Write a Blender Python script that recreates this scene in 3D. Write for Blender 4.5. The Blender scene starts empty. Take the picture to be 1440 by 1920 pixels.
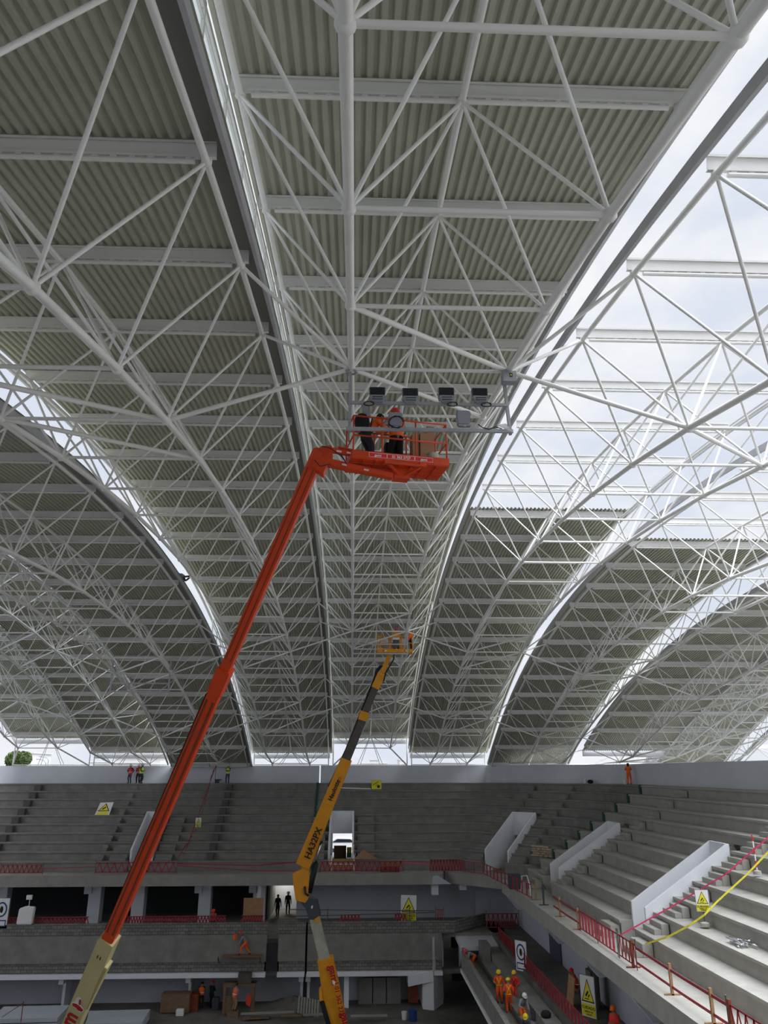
import bpy, bmesh, math, random
from mathutils import Vector, Matrix
random.seed(7)
V = Vector
C = bpy.context.scene.collection
scn = bpy.context.scene

# ------------------------------------------------------------------ camera, sky, exposure
FPX, PITCH, YAW, ROLL = 1436.66, .3269, .0386, -.001      # focal length in pixels of the 1440x1920 frame
cam_d = bpy.data.cameras.new('camera')
cam_d.sensor_fit = 'VERTICAL'; cam_d.sensor_height = 24.0
cam_d.lens = 24.0 * FPX / 1920.0
cam_d.clip_start = .1; cam_d.clip_end = 600
cam = bpy.data.objects.new('camera', cam_d); C.objects.link(cam)
scn.camera = cam
fwd = V((math.sin(YAW)*math.cos(PITCH), math.cos(YAW)*math.cos(PITCH), math.sin(PITCH)))
right = V((math.cos(YAW), -math.sin(YAW), 0)); upv = right.cross(fwd)
rot = Matrix((right, upv, -fwd)).transposed().to_4x4()
cam.matrix_world = rot @ Matrix.Rotation(ROLL, 4, 'Z')

scn.view_settings.view_transform = 'Standard'
scn.view_settings.look = 'None'
scn.view_settings.gamma = 1
scn.view_settings.use_curve_mapping = False
scn.view_settings.exposure = 0.0

SKY0, SKY1 = 1.08, 12.5
world = bpy.data.worlds.new('overcast_sky'); scn.world = world
world.use_nodes = True
nt = world.node_tree; nt.nodes.clear()
wo = nt.nodes.new('ShaderNodeOutputWorld'); bg = nt.nodes.new('ShaderNodeBackground')
tc = nt.nodes.new('ShaderNodeTexCoord'); nz = nt.nodes.new('ShaderNodeTexNoise'); cr = nt.nodes.new('ShaderNodeValToRGB')
mp = nt.nodes.new('ShaderNodeMapping'); mp.inputs['Scale'].default_value = (2, 2, 4)
nz.inputs['Scale'].default_value = 2.2; nz.inputs['Detail'].default_value = 7; nz.inputs['Roughness'].default_value = .55
cr.color_ramp.elements[0].position = .38; cr.color_ramp.elements[0].color = (.66, .71, .82, 1)
cr.color_ramp.elements[1].position = .62; cr.color_ramp.elements[1].color = (.86, .87, .89, 1)
nt.links.new(tc.outputs['Generated'], mp.inputs[0]); nt.links.new(mp.outputs[0], nz.inputs['Vector'])
nt.links.new(nz.outputs['Fac'], cr.inputs[0]); nt.links.new(cr.outputs[0], bg.inputs[0]); nt.links.new(bg.outputs[0], wo.inputs[0])
# overcast sky with an added unseen bright lobe, high behind right, lighting the stands
dp = nt.nodes.new('ShaderNodeVectorMath'); dp.operation = 'DOT_PRODUCT'; dp.inputs[1].default_value = tuple(V((.30, -.16, .94)).normalized())
nm_ = nt.nodes.new('ShaderNodeVectorMath'); nm_.operation = 'NORMALIZE'
mr = nt.nodes.new('ShaderNodeMapRange'); mr.interpolation_type = 'SMOOTHSTEP'
for i_, v_ in ((1, .70), (2, 1.0), (3, SKY0), (4, SKY1)): mr.inputs[i_].default_value = v_
nt.links.new(tc.outputs['Generated'], nm_.inputs[0]); nt.links.new(nm_.outputs[0], dp.inputs[0]); nt.links.new(dp.outputs['Value'], mr.inputs[0]); nt.links.new(mr.outputs[0], bg.inputs[1])

# ------------------------------------------------------------------ helpers
def ray(x, y):
    a = (x-720)/FPX; b = -(y-960)/FPX
    cr_, sr = math.cos(ROLL), math.sin(ROLL); u = a*cr_+b*sr; w = -a*sr+b*cr_
    cp, sp = math.cos(PITCH), math.sin(PITCH)
    Y1 = cp-w*sp; Z = sp+w*cp; c, s = math.cos(YAW), math.sin(YAW)
    return V((u*c+Y1*s, -u*s+Y1*c, Z))
def at(x, y, X=None, Y=None, Z=None):          # the point of the place where a sight line meets a plane
    r = ray(x, y)
    t = X/r.x if X is not None else Y/r.y if Y is not None else Z/r.z
    return r*t

def prop(o, label=None, cat=None, group=None, kind=None):
    if label: o['label'] = label
    if cat: o['category'] = cat
    if group: o['group'] = group
    if kind: o['kind'] = kind
    return o
def thing(name, label, cat, loc=(0, 0, 0), rz=0, group=None):
    o = bpy.data.objects.new(name, None); C.objects.link(o); o.empty_display_size = .2
    o.location = loc; o.rotation_euler = (0, 0, rz)
    return prop(o, label, cat, group)

class MB:
    def __init__(s): s.v = []; s.f = []; s.m = []
    def add(s, vs, fs, mi=0):
        n = len(s.v); s.v += [tuple(v) for v in vs]; s.f += [tuple(i+n for i in f) for f in fs]; s.m += [mi]*len(fs); return s
    def box(s, lo, hi, mi=0):
        x0, y0, z0 = lo; x1, y1, z1 = hi
        return s.add([(x0,y0,z0),(x1,y0,z0),(x1,y1,z0),(x0,y1,z0),(x0,y0,z1),(x1,y0,z1),(x1,y1,z1),(x0,y1,z1)],
                     [(0,3,2,1),(4,5,6,7),(0,1,5,4),(1,2,6,5),(2,3,7,6),(3,0,4,7)], mi)
    def beam(s, p, q, w, h, up=(0, 0, 1), w2=None, h2=None, mi=0):
        p = V(p); q = V(q); d = (q-p).normalized(); u = V(up)
        a = d.cross(u)
        if a.length < 1e-4: a = d.cross(V((1, 0, 0)))
        a.normalize(); b = a.cross(d).normalized()
        w2 = w if w2 is None else w2; h2 = h if h2 is None else h2
        vs = []
        for (c, ww, hh) in ((p, w, h), (q, w2, h2)):
            vs += [c-a*ww/2-b*hh/2, c+a*ww/2-b*hh/2, c+a*ww/2+b*hh/2, c-a*ww/2+b*hh/2]
        return s.add(vs, [(0,1,2,3),(7,6,5,4),(0,4,5,1),(1,5,6,2),(2,6,7,3),(3,7,4,0)], mi)
    def tube(s, p, q, r, r2=None, n=8, mi=0):
        return s.path([p, q], r, n, mi, r2)
    def path(s, pts, r, n=8, mi=0, r2=None):
        pts = [V(p) for p in pts]; r2 = r if r2 is None else r2
        vs = []; fs = []
        d0 = (pts[1]-pts[0]).normalized()
        a = d0.cross(V((0, 0, 1)))
        if a.length < 1e-3: a = d0.cross(V((1, 0, 0)))
        a.normalize()
        for i, p in enumerate(pts):
            d = ((pts[min(i+1, len(pts)-1)]-pts[max(i-1, 0)])).normalized()
            a = (a-d*a.dot(d)).normalized(); b = d.cross(a)
            rr = r+(r2-r)*i/(len(pts)-1)
            vs += [p+a*rr*math.cos(t)+b*rr*math.sin(t) for t in [2*math.pi*k/n for k in range(n)]]
        for i in range(len(pts)-1):
            for k in range(n):
                fs.append((i*n+k, i*n+(k+1) % n, (i+1)*n+(k+1) % n, (i+1)*n+k))
        fs.append(tuple(range(n-1, -1, -1))); fs.append(tuple((len(pts)-1)*n+k for k in range(n)))
        return s.add(vs, fs, mi)
    def ball(s, c, r, n=8, mi=0, sc=(1, 1, 1)):
        c = V(c); vs = [c+V((0, 0, -r*sc[2]))]; m = n//2
        for i in range(1, m):
            t = math.pi*i/m
            vs += [c+V((r*sc[0]*math.sin(t)*math.cos(2*math.pi*k/n), r*sc[1]*math.sin(t)*math.sin(2*math.pi*k/n), -r*sc[2]*math.cos(t))) for k in range(n)]
        vs.append(c+V((0, 0, r*sc[2]))); fs = []
        for k in range(n): fs.append((0, 1+(k+1) % n, 1+k))
        for i in range(m-2):
            for k in range(n):
                a = 1+i*n+k; b = 1+i*n+(k+1) % n; fs.append((a, b, b+n, a+n))
        L = len(vs)-1; o = 1+(m-2)*n
        for k in range(n): fs.append((o+k, o+(k+1) % n, L))
        return s.add(vs, fs, mi)
    def prism(s, poly, d, mi=0):       # polygon (3-D points) pushed along d
        n = len(poly); d = V(d); P = [V(p) for p in poly]
        return s.add(P+[p+d for p in P], [tuple(range(n)), tuple(range(2*n-1, n-1, -1))]+[(i, i+n, (i+1) % n+n, (i+1) % n) for i in range(n)], mi)
    def lathe(s, prof, c, n=12, mi=0, ax=None):
        c = V(c); vs = []; fs = []
        for (r, z) in prof: vs += [c+V((r*math.cos(2*math.pi*k/n), r*math.sin(2*math.pi*k/n), z)) for k in range(n)]
        for i in range(len(prof)-1):
            for k in range(n): fs.append((i*n+k, i*n+(k+1) % n, (i+1)*n+(k+1) % n, (i+1)*n+k))
        fs.append(tuple(range(n-1, -1, -1))); fs.append(tuple((len(prof)-1)*n+k for k in range(n)))
        return s.add(vs, fs, mi)
    def xf(s, M):
        s.v = [tuple(M @ V(v)) for v in s.v]; return s
    def build(s, name, mat, parent=None, world=True, smooth=False, loc=None, bevel=0):
        o_ = V((0, 0, 0))
        if parent is not None and world:
            q = parent
            while q is not None: o_ += q.location; q = q.parent
        if loc is not None: o_ = V(loc)
        me = bpy.data.meshes.new(name)
        me.from_pydata([(v[0]-o_.x, v[1]-o_.y, v[2]-o_.z) for v in s.v], [], s.f)
        mats = mat if isinstance(mat, (list, tuple)) else [mat]
        for m_ in mats: me.materials.append(m_)
        if len(mats) > 1: me.polygons.foreach_set('material_index', s.m)
        if smooth: me.polygons.foreach_set('use_smooth', [len(f) == 4 or len(f) == 3 for f in s.f])
        me.update()
        bm = bmesh.new(); bm.from_mesh(me); bmesh.ops.recalc_face_normals(bm, faces=bm.faces)
        if bevel: bmesh.ops.bevel(bm, geom=[e for e in bm.edges if e.is_manifold], offset=bevel, segments=2, affect='EDGES', clamp_overlap=True)
        bm.to_mesh(me); bm.free()
        o = bpy.data.objects.new(name, me); C.objects.link(o)
        if parent is not None: o.parent = parent
        if loc is not None: o.location = loc
        return o

def copy_tree(o, parent=None):
    c = o.copy(); C.objects.link(c); c.parent = parent
    for ch in list(o.children): copy_tree(ch, c)
    return c

# ------------------------------------------------------------------ materials
def mat(name, col, rough=.6, var=0, vscale=3.0, metal=0, stain=None, bump=0, bscale=30, coord='Object', stretch=(1, 1, 1), spec=.4):
    m = bpy.data.materials.new(name); m.use_nodes = True; n = m.node_tree; b = n.nodes['Principled BSDF']
    b.inputs['Roughness'].default_value = rough; b.inputs['Metallic'].default_value = metal
    b.inputs['Specular IOR Level'].default_value = spec
    b.inputs['Base Color'].default_value = (*col, 1)
    if var or bump or stain:
        t = n.nodes.new('ShaderNodeTexCoord'); mpn = n.nodes.new('ShaderNodeMapping'); mpn.inputs['Scale'].default_value = stretch
        n.links.new(t.outputs[coord], mpn.inputs[0])
        last = None
        if var:
            z = n.nodes.new('ShaderNodeTexNoise'); z.inputs['Scale'].default_value = vscale; z.inputs['Detail'].default_value = 6; z.inputs['Roughness'].default_value = .6
            n.links.new(mpn.outputs[0], z.inputs['Vector'])
            r = n.nodes.new('ShaderNodeValToRGB'); r.color_ramp.elements[0].position = .3; r.color_ramp.elements[1].position = .7
            r.color_ramp.elements[0].color = (*[max(0, c*(1-var)) for c in col], 1); r.color_ramp.elements[1].color = (*[min(1, c*(1+var)) for c in col], 1)
            n.links.new(z.outputs['Fac'], r.inputs[0]); last = r.outputs[0]
        if stain:
            sc, amt, scol = stain
            z2 = n.nodes.new('ShaderNodeTexNoise'); z2.inputs['Scale'].default_value = sc; z2.inputs['Detail'].default_value = 4
            n.links.new(mpn.outputs[0], z2.inputs['Vector'])
            r2 = n.nodes.new('ShaderNodeValToRGB'); r2.color_ramp.elements[0].position = .55; r2.color_ramp.elements[1].position = .75
            r2.color_ramp.elements[0].color = (0, 0, 0, 1); r2.color_ramp.elements[1].color = (amt, amt, amt, 1)
            n.links.new(z2.outputs['Fac'], r2.inputs[0])
            mx = n.nodes.new('ShaderNodeMix'); mx.data_type = 'RGBA'
            n.links.new(r2.outputs[0], mx.inputs[0])
            if last: n.links.new(last, mx.inputs[6])
            else: mx.inputs[6].default_value = (*col, 1)
            mx.inputs[7].default_value = (*scol, 1); last = mx.outputs[2]
        if last: n.links.new(last, b.inputs['Base Color'])
        if bump:
            z = n.nodes.new('ShaderNodeTexNoise'); z.inputs['Scale'].default_value = bscale; z.inputs['Detail'].default_value = 5
            n.links.new(mpn.outputs[0], z.inputs['Vector']); bp = n.nodes.new('ShaderNodeBump'); bp.inputs['Strength'].default_value = bump
            bp.inputs['Distance'].default_value = .02
            n.links.new(z.outputs['Fac'], bp.inputs['Height']); n.links.new(bp.outputs[0], b.inputs['Normal'])
    return m
M = {}
M['steel'] = mat('white_painted_steel', (.86, .855, .82), .45, .04, 1.5, stain=(1.2, .25, (.55, .48, .38)))
M['purlin'] = mat('white_painted_purlin', (.78, .775, .745), .5, .04, .8)
M['sheet'] = mat('green_grey_roof_sheet', (.47, .475, .385), .55, .09, .5, stain=(.12, .45, (.35, .305, .235)))
M['shade_grey'] = mat('dark_grey_shade_tone', (.22, .222, .19), .6)  # dark grey with shade put into the colour, mainly for the eaves strip
M['gutter'] = mat('grey_edge_beam', (.50, .50, .52), .5, .08, 2)
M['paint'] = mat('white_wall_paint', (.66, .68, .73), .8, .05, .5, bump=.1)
M['paintw'] = mat('bright_white_paint', (.78, .79, .82), .8, .04, .7)
M['conc'] = mat('concrete_shade_tone', (.23, .228, .205), .9, .16, 1.3, stain=(.5, .55, (.15, .147, .13)), bump=.25, bscale=9)  # concrete with the dimness of the far side put into its colour
M['conc_l'] = mat('concrete_lit_tone', (.37, .36, .32), .9, .12, 1.1, stain=(.7, .4, (.31, .30, .27)), bump=.2, bscale=9)  # same concrete, lightened in colour for the daylight on the right terrace
M['conc_m'] = mat('grey_concrete_edge', (.30, .295, .265), .9, .14, 1.2, stain=(.6, .5, (.2, .197, .175)), bump=.2, bscale=9)  # same concrete in a middle tone for the less lit far walkway
M['damp'] = mat('damp_concrete_patch', (.10, .10, .088), .85, .15, 3)
M['paintl'] = mat('wall_paint_shade_tone', (.46, .48, .53), .85, .07, .5, bump=.1)  # white wall paint, darkened in its colour for the shade under the terraces
M['floor'] = mat('dusty_floor', (.15, .14, .125), .95, .25, .8, bump=.3, bscale=5)
M['dark'] = mat('unlit_depth_black', (.035, .037, .04), .9)  # near-black colour standing in for the unlit depth of rooms and passages
M['red'] = mat('red_boom_paint', (.70, .065, .012), .42, .10, 2, stain=(1.5, .3, (.30, .05, .02)))
M['redd'] = mat('worn_brown_red_channel', (.20, .045, .018), .7, .25, 3)
M['cream'] = mat('cream_boom_paint', (.56, .49, .24), .45, .06, 1.5)
M['yel'] = mat('amber_boom_paint', (.78, .32, .015), .45, .08, 2)
M['yel2'] = mat('grimy_grey_boom', (.42, .42, .33), .5, .2, 2)
M['char'] = mat('charcoal_paint', (.055, .065, .08), .5)
M['dsteel'] = mat('dark_oily_steel', (.11, .095, .085), .4, .2, 3, metal=.3)
M['chrome'] = mat('chrome_rod', (.8, .8, .8), .15, metal=1)
M['rubber'] = mat('black_rubber', (.015, .015, .017), .6)
M['alu'] = mat('galvanised_bar', (.42, .43, .45), .45, .08, 6, metal=.4)
M['lampg'] = mat('floodlight_grey', (.30, .32, .35), .5)
M['lampd'] = mat('floodlight_dark_fins', (.05, .052, .06), .5)
M['woodd'] = mat('wood_shade_tone', (.19, .12, .07), .85, .2, 4)  # wood brown with the dimness of the ground floor put into the colour
M['wood'] = mat('plywood', (.34, .20, .10), .8, .15, 4)
M['card'] = mat('brown_cardboard', (.40, .22, .12), .85, .08, 4)
M['orange'] = mat('orange_workwear', (.88, .10, .015), .8, .12, 12)
M['orangev'] = mat('orange_vest', (.95, .14, .02), .7, .08, 10)
M['lime'] = mat('lime_vest', (.55, .80, .06), .7, .08, 10)
M['redvest'] = mat('red_vest', (.75, .05, .03), .7, .08, 10)
M['navy'] = mat('dark_navy_cloth', (.02, .024, .035), .85, .15, 12)
M['blue'] = mat('blue_workwear', (.02, .06, .45), .8)
M['grey'] = mat('grey_sweatshirt', (.28, .29, .31), .9, .1, 12)
M['jean'] = mat('grey_blue_trousers', (.07, .085, .12), .9, .1, 12)
M['skin'] = mat('brown_skin', (.32, .16, .09), .6)
M['black'] = mat('black_cloth', (.012, .012, .013), .8)
M['boot'] = mat('dark_boot', (.03, .022, .018), .6)
M['white'] = mat('white_plastic', (.82, .82, .82), .5)
M['ysign'] = mat('yellow_sign', (.80, .72, .03), .5)
M['wsign'] = mat('white_sign', (.78, .78, .76), .5)
M['blk'] = mat('black_print', (.01, .01, .01), .6)
M['bluep'] = mat('blue_print', (.02, .05, .20), .6)
M['redprint'] = mat('dark_red_print', (.45, .01, .02), .5)
M['redh'] = mat('red_helmet', (.80, .03, .03), .35)
M['pink'] = mat('pink_helmet', (.85, .05, .22), .35)
M['yelh'] = mat('yellow_helmet', (.85, .62, .02), .35)
M['whiteh'] = mat('white_helmet', (.8, .8, .78), .35)
M['blueh'] = mat('blue_helmet', (.02, .03, .20), .35)
M['orangeh'] = mat('orange_helmet', (.90, .16, .02), .35)
M['tape'] = mat('red_barrier_tape', (.33, .035, .05), .7, .2, 5)
M['tapep'] = mat('pink_red_tape', (.75, .05, .16), .7, .1, 5)
M['tapey'] = mat('yellow_tape', (.75, .66, .05), .6, .15, 8)
M['green'] = mat('green_joint_board', (.02, .09, .06), .8)
M['leaf'] = mat('tree_leaves', (.07, .11, .03), .8, .4, 3)
M['bark'] = mat('tree_bark', (.12, .08, .05), .9)
M['sand'] = mat('sandbag_cloth', (.46, .38, .26), .9, .15, 5)
M['glass'] = mat('dark_car_glass', (.02, .025, .03), .1)
M['carw'] = mat('white_car_paint', (.8, .8, .8), .2)
M['bldg'] = mat('pale_building', (.62, .62, .62), .8, .05, .2)
M['greenp'] = mat('green_panel', (.03, .35, .12), .6)

def block_mat():
    m = bpy.data.materials.new('concrete_block_masonry'); m.use_nodes = True; n = m.node_tree; b = n.nodes['Principled BSDF']
    b.inputs['Roughness'].default_value = .95
    t = n.nodes.new('ShaderNodeTexCoord'); mpn = n.nodes.new('ShaderNodeMapping'); mpn.inputs['Rotation'].default_value = (math.pi/2, 0, 0)
    br = n.nodes.new('ShaderNodeTexBrick'); br.inputs['Color1'].default_value = (.23, .23, .205, 1); br.inputs['Color2'].default_value = (.15, .15, .135, 1)
    br.inputs['Mortar'].default_value = (.07, .07, .06, 1); br.inputs['Scale'].default_value = 1.0
    br.inputs['Mortar Size'].default_value = .016; br.inputs['Brick Width'].default_value = .42; br.inputs['Row Height'].default_value = .225
    n.links.new(t.outputs['Object'], mpn.inputs[0]); n.links.new(mpn.outputs[0], br.inputs['Vector']); n.links.new(br.outputs['Color'], b.inputs['Base Color'])
    return m
M['block'] = block_mat()
def trans_mat():
    m = bpy.data.materials.new('translucent_white_sheet'); m.use_nodes = True; n = m.node_tree; n.nodes.clear()
    o = n.nodes.new('ShaderNodeOutputMaterial'); t = n.nodes.new('ShaderNodeBsdfTranslucent'); d = n.nodes.new('ShaderNodeBsdfDiffuse'); mx = n.nodes.new('ShaderNodeMixShader')
    t.inputs[0].default_value = (.92, .94, 1, 1); d.inputs[0].default_value = (.85, .86, .9, 1); mx.inputs[0].default_value = .5
    d = n.nodes.new('ShaderNodeBsdfTransparent'); d.inputs[0].default_value = (.9, .92, .95, 1)
    n.links.new(t.outputs[0], mx.inputs[1]); n.links.new(d.outputs[0], mx.inputs[2]); n.links.new(mx.outputs[0], o.inputs[0])
    return m
M['trans'] = trans_mat()

# ------------------------------------------------------------------ roof: arched strips on triangular space frames
RW, RX0, RYC, RZC, RR, RS, RS0, RH, RE, RQ, RC3 = 8.0, -2.2695, 35.655, -95.0061, 108.6516, 3.8262, 10.1007, 2.8725, .2286, .2648, -.2615
def arc(i, bottom=False, off=0.0):
    a = math.asin((RS0-RYC)/RR)+(i-(.5 if bottom else 0))*RS/RR
    r = RR-(RH if bottom else 0)+off
    return RYC+r*math.sin(a), RZC+r*math.cos(a)+RC3*(i-10)**3*1e-3
def slope(i):
    y0, z0 = arc(i-.2); y1, z1 = arc(i+.2); return math.atan2(z1-z0, y1-y0)
ILAST = 19
LAST = {3: 17}
DZ = {-4: 0.0, -3: -1.43, -2: -2.97, -1: -1.435, 0: 0.0, 1: -1.41, 2: -2.95, 3: -4.52, 4: -3.0, 5: -4.5}
FRAME0 = {-4: 7, -3: 4, -2: 0, -1: -2, 0: -3, 1: -2, 2: 0, 3: 3, 4: 5, 5: 8}
SHEET0 = {-4: -8, -3: -8, -2: -8, -1: -8, 0: -8, 1: 7, 2: 7, 3: 7, 4: 7}
def Tn(k, sub, i):
    y, z = arc(i); return V((RX0+k*RW+(RE, RW/2, RW-RE)[sub], y, z+DZ[k]))
def Bn(k, sub, i):
    y, z = arc(i, True)
    if i == ILAST: z += .55
    if i == ILAST and DZ[k] < -1: y = 81.8
    z += DZ[k]
    if y > 60: z = max(z, .8)
    return V((RX0+k*RW+(RW*RQ if sub == 0 else RW*(1-RQ)), y, z))

def unit_tube():
    mb = MB(); mb.tube((0, 0, 0), (0, 0, 1), 1, n=10)
    me = bpy.data.meshes.new('frame_tube'); me.from_pydata(mb.v, [], mb.f); me.materials.append(M['steel'])
    me.polygons.foreach_set('use_smooth', [len(f) == 4 for f in mb.f]); me.update(); return me
UT = unit_tube()
def tube_part(name, p, q, r, parent):
    o = bpy.data.objects.new(name, UT); C.objects.link(o); o.parent = parent
    d = q-p; o.location = p-parent.location; o.rotation_mode = 'QUATERNION'; o.rotation_quaternion = d.to_track_quat('Z', 'Y'); o.scale = (r, r, d.length)
    return o
def purlin_mesh():
    mb = MB(); h0, h1, w = .07, .33, .045
    L = RW/2-.07
    mb.box((-L, -.006, h0), (L, .006, h1))                 # web
    mb.box((-L, -w, h1), (L, w, h1+.012)); mb.box((-L, -w, h0-.012), (L, w, h0))
    mb.box((-L, -w, h1-.03), (L, -w+.008, h1)); mb.box((-L, -w, h0), (L, -w+.008, h0+.03))
    n = 26
    for j in range(n):
        x = -L+(j+.5)*2*L/n; mb.box((x-.05, -.02, .03), (x+.05, .02, h0-.012))
    mb.tube((-L+.35, 0, 0), (L-.35, 0, 0), .045, n=10)
    me = bpy.data.meshes.new('purlin'); me.from_pydata(mb.v, [], mb.f); me.materials.append(M['purlin']); me.update(); return me
PM = purlin_mesh()
names = {-4: 'farthest left of the roof strips, its lower end above a white gap of sky', -3: 'third strip left of the middle one, partly hidden behind the dark lower strip',
         -2: 'darkest and lowest strip on the left, its bold curved edge against the sky', -1: 'strip directly left of the middle one, behind the red boom',
         0: 'middle strip straight above the red work basket', 1: 'strip directly right of the middle one, its near half without sheeting',
         2: 'second strip right of the middle one, between the two widest curved sky gaps', 3: 'third strip right of the middle one, above the orange worker at the wall',
         4: 'fourth strip right of the middle one, pale behind a dark roof edge', 5: 'bare frame at far right above the wall, open to the sky'}
ROOF = {}
def roof_strip(k):
    xl = RX0+k*RW; xc = xl+RW/2; f0 = FRAME0[k]
    IL = LAST.get(k, ILAST)
    root = thing('roof_strip', 'arched white space frame roof ' + names[k], 'roof', (xc, 36, arc(7)[1]+DZ[k])); ROOF[k] = root
    # corrugated sheeting
    if k in SHEET0:
        s0 = SHEET0[k]; pitch = .2; h = .065
        xs = []
        x = xl-.02; e = xl+RW+.02
        while x < e-.01:
            xs += [(x, 0), (x+.07, 0), (x+.10, h), (x+.17, h)]; x += pitch
        mb = MB(); rows = []
        n = (IL+.35-s0)*2
        for j in range(int(n)+1):
            i = s0-.08+j*(IL+.43-s0)/int(n)
            y, z = arc(i, False, .36); rows.append((y, z+DZ[k]))
        vs = [(px, y, z+hh) for (y, z) in rows for (px, hh) in xs]; L = len(xs)
        fs = [(j*L+a, j*L+a+1, (j+1)*L+a+1, (j+1)*L+a) for j in range(len(rows)-1) for a in range(L-1)]
        mb.add(vs, fs); so = mb.build('sheeting', M['sheet'], root)
        md = so.modifiers.new('thickness', 'SOLIDIFY'); md.thickness = .004
    # edge channel beams of both sides
    for sx in (-.14, RW+.10):
        mb = MB(); pts = [V((xl+sx, arc(i/2)[0], arc(i/2)[1]+DZ[k]+.22)) for i in range(2*max(f0-1, -4), 2*IL+1)]
        for a, b in zip(pts[:-1], pts[1:]): mb.beam(a, b, .08, .24)
        mb.build('edge_beam', M['gutter'], root)
    if k in (-4, -3, -2, -1):
        mb = MB(); pts = [V((xl+RW-.17, arc(i/2)[0], arc(i/2)[1]+DZ[k]+.34)) for i in range(2*SHEET0[k], 2*IL+1)]
        for a, b in zip(pts[:-1], pts[1:]): mb.beam(a, b, .46, .012)
        mb.build('shaded_eaves_strip', M['shade_grey'], root)  # dark strip standing for the sheet edge in shade
    for i in range(f0, IL+1):
        y, z = arc(i); o = bpy.data.objects.new('purlin', PM); C.objects.link(o); o.parent = root
        o.location = V((xc, y, z+DZ[k]))-root.location; o.rotation_euler = (slope(i), 0, 0)
    for sub in range(3):
        mb = MB(); pts = [Tn(k, sub, i) for i in range(f0-1, IL+1)]; mb.path(pts, .062, n=10)
        for p in pts: mb.ball(p, .095, 10)
        mb.build('top_chord', M['steel'], root, smooth=True)
    for sub in range(2):
        mb = MB(); pts = [Bn(k, sub, i) for i in range(f0-1, IL+1)]; mb.path(pts, .075, n=12)
        for p in pts:
            mb.ball(p, .115, 10)
        mb.build('bottom_chord', M['steel'], root, smooth=True)
    dg = []
    for i in range(f0, IL+1):
        tube_part('cross_tube', Bn(k, 0, i), Bn(k, 1, i), .043, root)
        for sub in range(2):
            b = Bn(k, sub, i)
            for ts in (sub, sub+1):
                dg += [(b, Tn(k, ts, i-1)), (b, Tn(k, ts, i))]
    for (b, t) in dg[:96]: tube_part('diagonal_tube', b, t, .034, root)
    if dg[96:]:
        mb = MB()
        for (b, t) in dg[96:]: mb.tube(b, t, .034, n=6)
        prop(mb.build('diagonal_tubes', M['steel'], root, smooth=True), kind='stuff')
    # diagonal wind bracing in the plane of the bottom chords and across to the neighbour strip
    for (j, mir) in ((2, 0), (12, 1), (16, 1)):
        for jj in (j, j+1):
            if jj-1 < f0: continue
            a, b = (Bn(k, 0, jj-1), Bn(k, 1, jj)) if not mir else (Bn(k, 1, jj-1), Bn(k, 0, jj))
            tube_part('wind_brace', a, b, .058, root)
    # end of the strip: posts and bearing truss on the parapet wall
    ztop = .62
    mb = MB()
    for sub in (0, 2):
        p = Tn(k, sub, IL)
        if p.z > ztop+.2: mb.tube((p.x, 82.1, ztop), (p.x, 82.1, p.z-.25), .06)
        if p.z > ztop+.2: mb.tube((p.x, 82.1, p.z-.25), p, .05)
    p = Tn(k, 1, IL)
    for sub in (0, 1):
        b = Bn(k, sub, IL)
        foot = V((RX0+k*RW+(RE if sub == 0 else RW-RE), 82.1, ztop))
        if b.z > ztop+.4: mb.tube(b, foot, .07)
        else: mb.tube(b, (b.x, 82.1, ztop), .07)
    if p.z > ztop+.5:
        mb.tube((xl+.3, 82.1, ztop+.06), (xl+RW-.3, 82.1, ztop+.06), .04)
        for q in (-1.3, -1.0, 1.0, 1.3): mb.tube(p, (p.x+q, 82.1, ztop+.06), .03)
    mb.build('bearing_frame', M['steel'], root)
    y, z = arc(IL+.42); mb = MB(); mb.box((xl+.1, y, z+DZ[k]-.05), (xl+RW-.1, y+.2, z+DZ[k]+.5)); mb.build('end_fascia', M['paintw'], root)
for k in range(-4, 6): roof_strip(k)
# tubes that tie the strips together at the braced bays (held by the strip on the right of each gap)
for k in range(-3, 6):
    for j in (2, 12, 16):
        if j-1 >= max(FRAME0[k], FRAME0[k-1]):
            tube_part('tie_tube', Bn(k-1, 1, j), Bn(k, 0, j), .055, ROOF[k])
            lo, hi = (k-1, k) if DZ[k-1] < DZ[k] else (k, k-1)
            bn = Bn(hi, 0 if hi == k else 1, j); sub = 2 if lo == k-1 else 0
            for jj in (j-1, j): tube_part('tie_tube', bn, Tn(lo, sub, jj), .045, ROOF[k])

# clerestory panel bands between strips of different height
def clerestory(kl, kr, i0, i1, label, panels=True):
    x = RX0+kr*RW-.02; zl, zr = DZ[kl], DZ[kr]; lo, hi = min(zl, zr)+.50, max(zl, zr)+.06
    root = thing('clerestory_band', label, 'window band', (x, 40, arc(8)[1]+lo))
    fr = MB()
    n = (i1-i0)*2
    for j in range(n+1):
        i = i0+j/2; y, z = arc(i)
        fr.box((x-.04, y-.04, z+lo), (x+.04, y+.04, z+hi+.1))
    for zz, hh in ((lo, .16), (hi, .12), ((lo+hi)/2+.25, .05)):
        for j in range(n):
            y0, z0 = arc(i0+j/2); y1, z1 = arc(i0+j/2+.5)
            fr.beam((x, y0, z0+zz), (x, y1, z1+zz), .07, hh)
    fr.build('panel_frame', M['purlin'], root)
    if panels:
        for j in range(n):
            y0, z0 = arc(i0+j/2); y1, z1 = arc(i0+j/2+.5)
            pm = MB(); pm.prism([(x-.005, y0, z0+lo), (x-.005, y1, z1+lo), (x-.005, y1, z1+hi), (x-.005, y0, z0+hi)], (-.01, 0, 0))
            pm.build('translucent_panel', M['trans'], root)
clerestory(-1, 0, -2, 19, 'white panelled clerestory band up the left edge of the middle roof strip')
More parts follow.
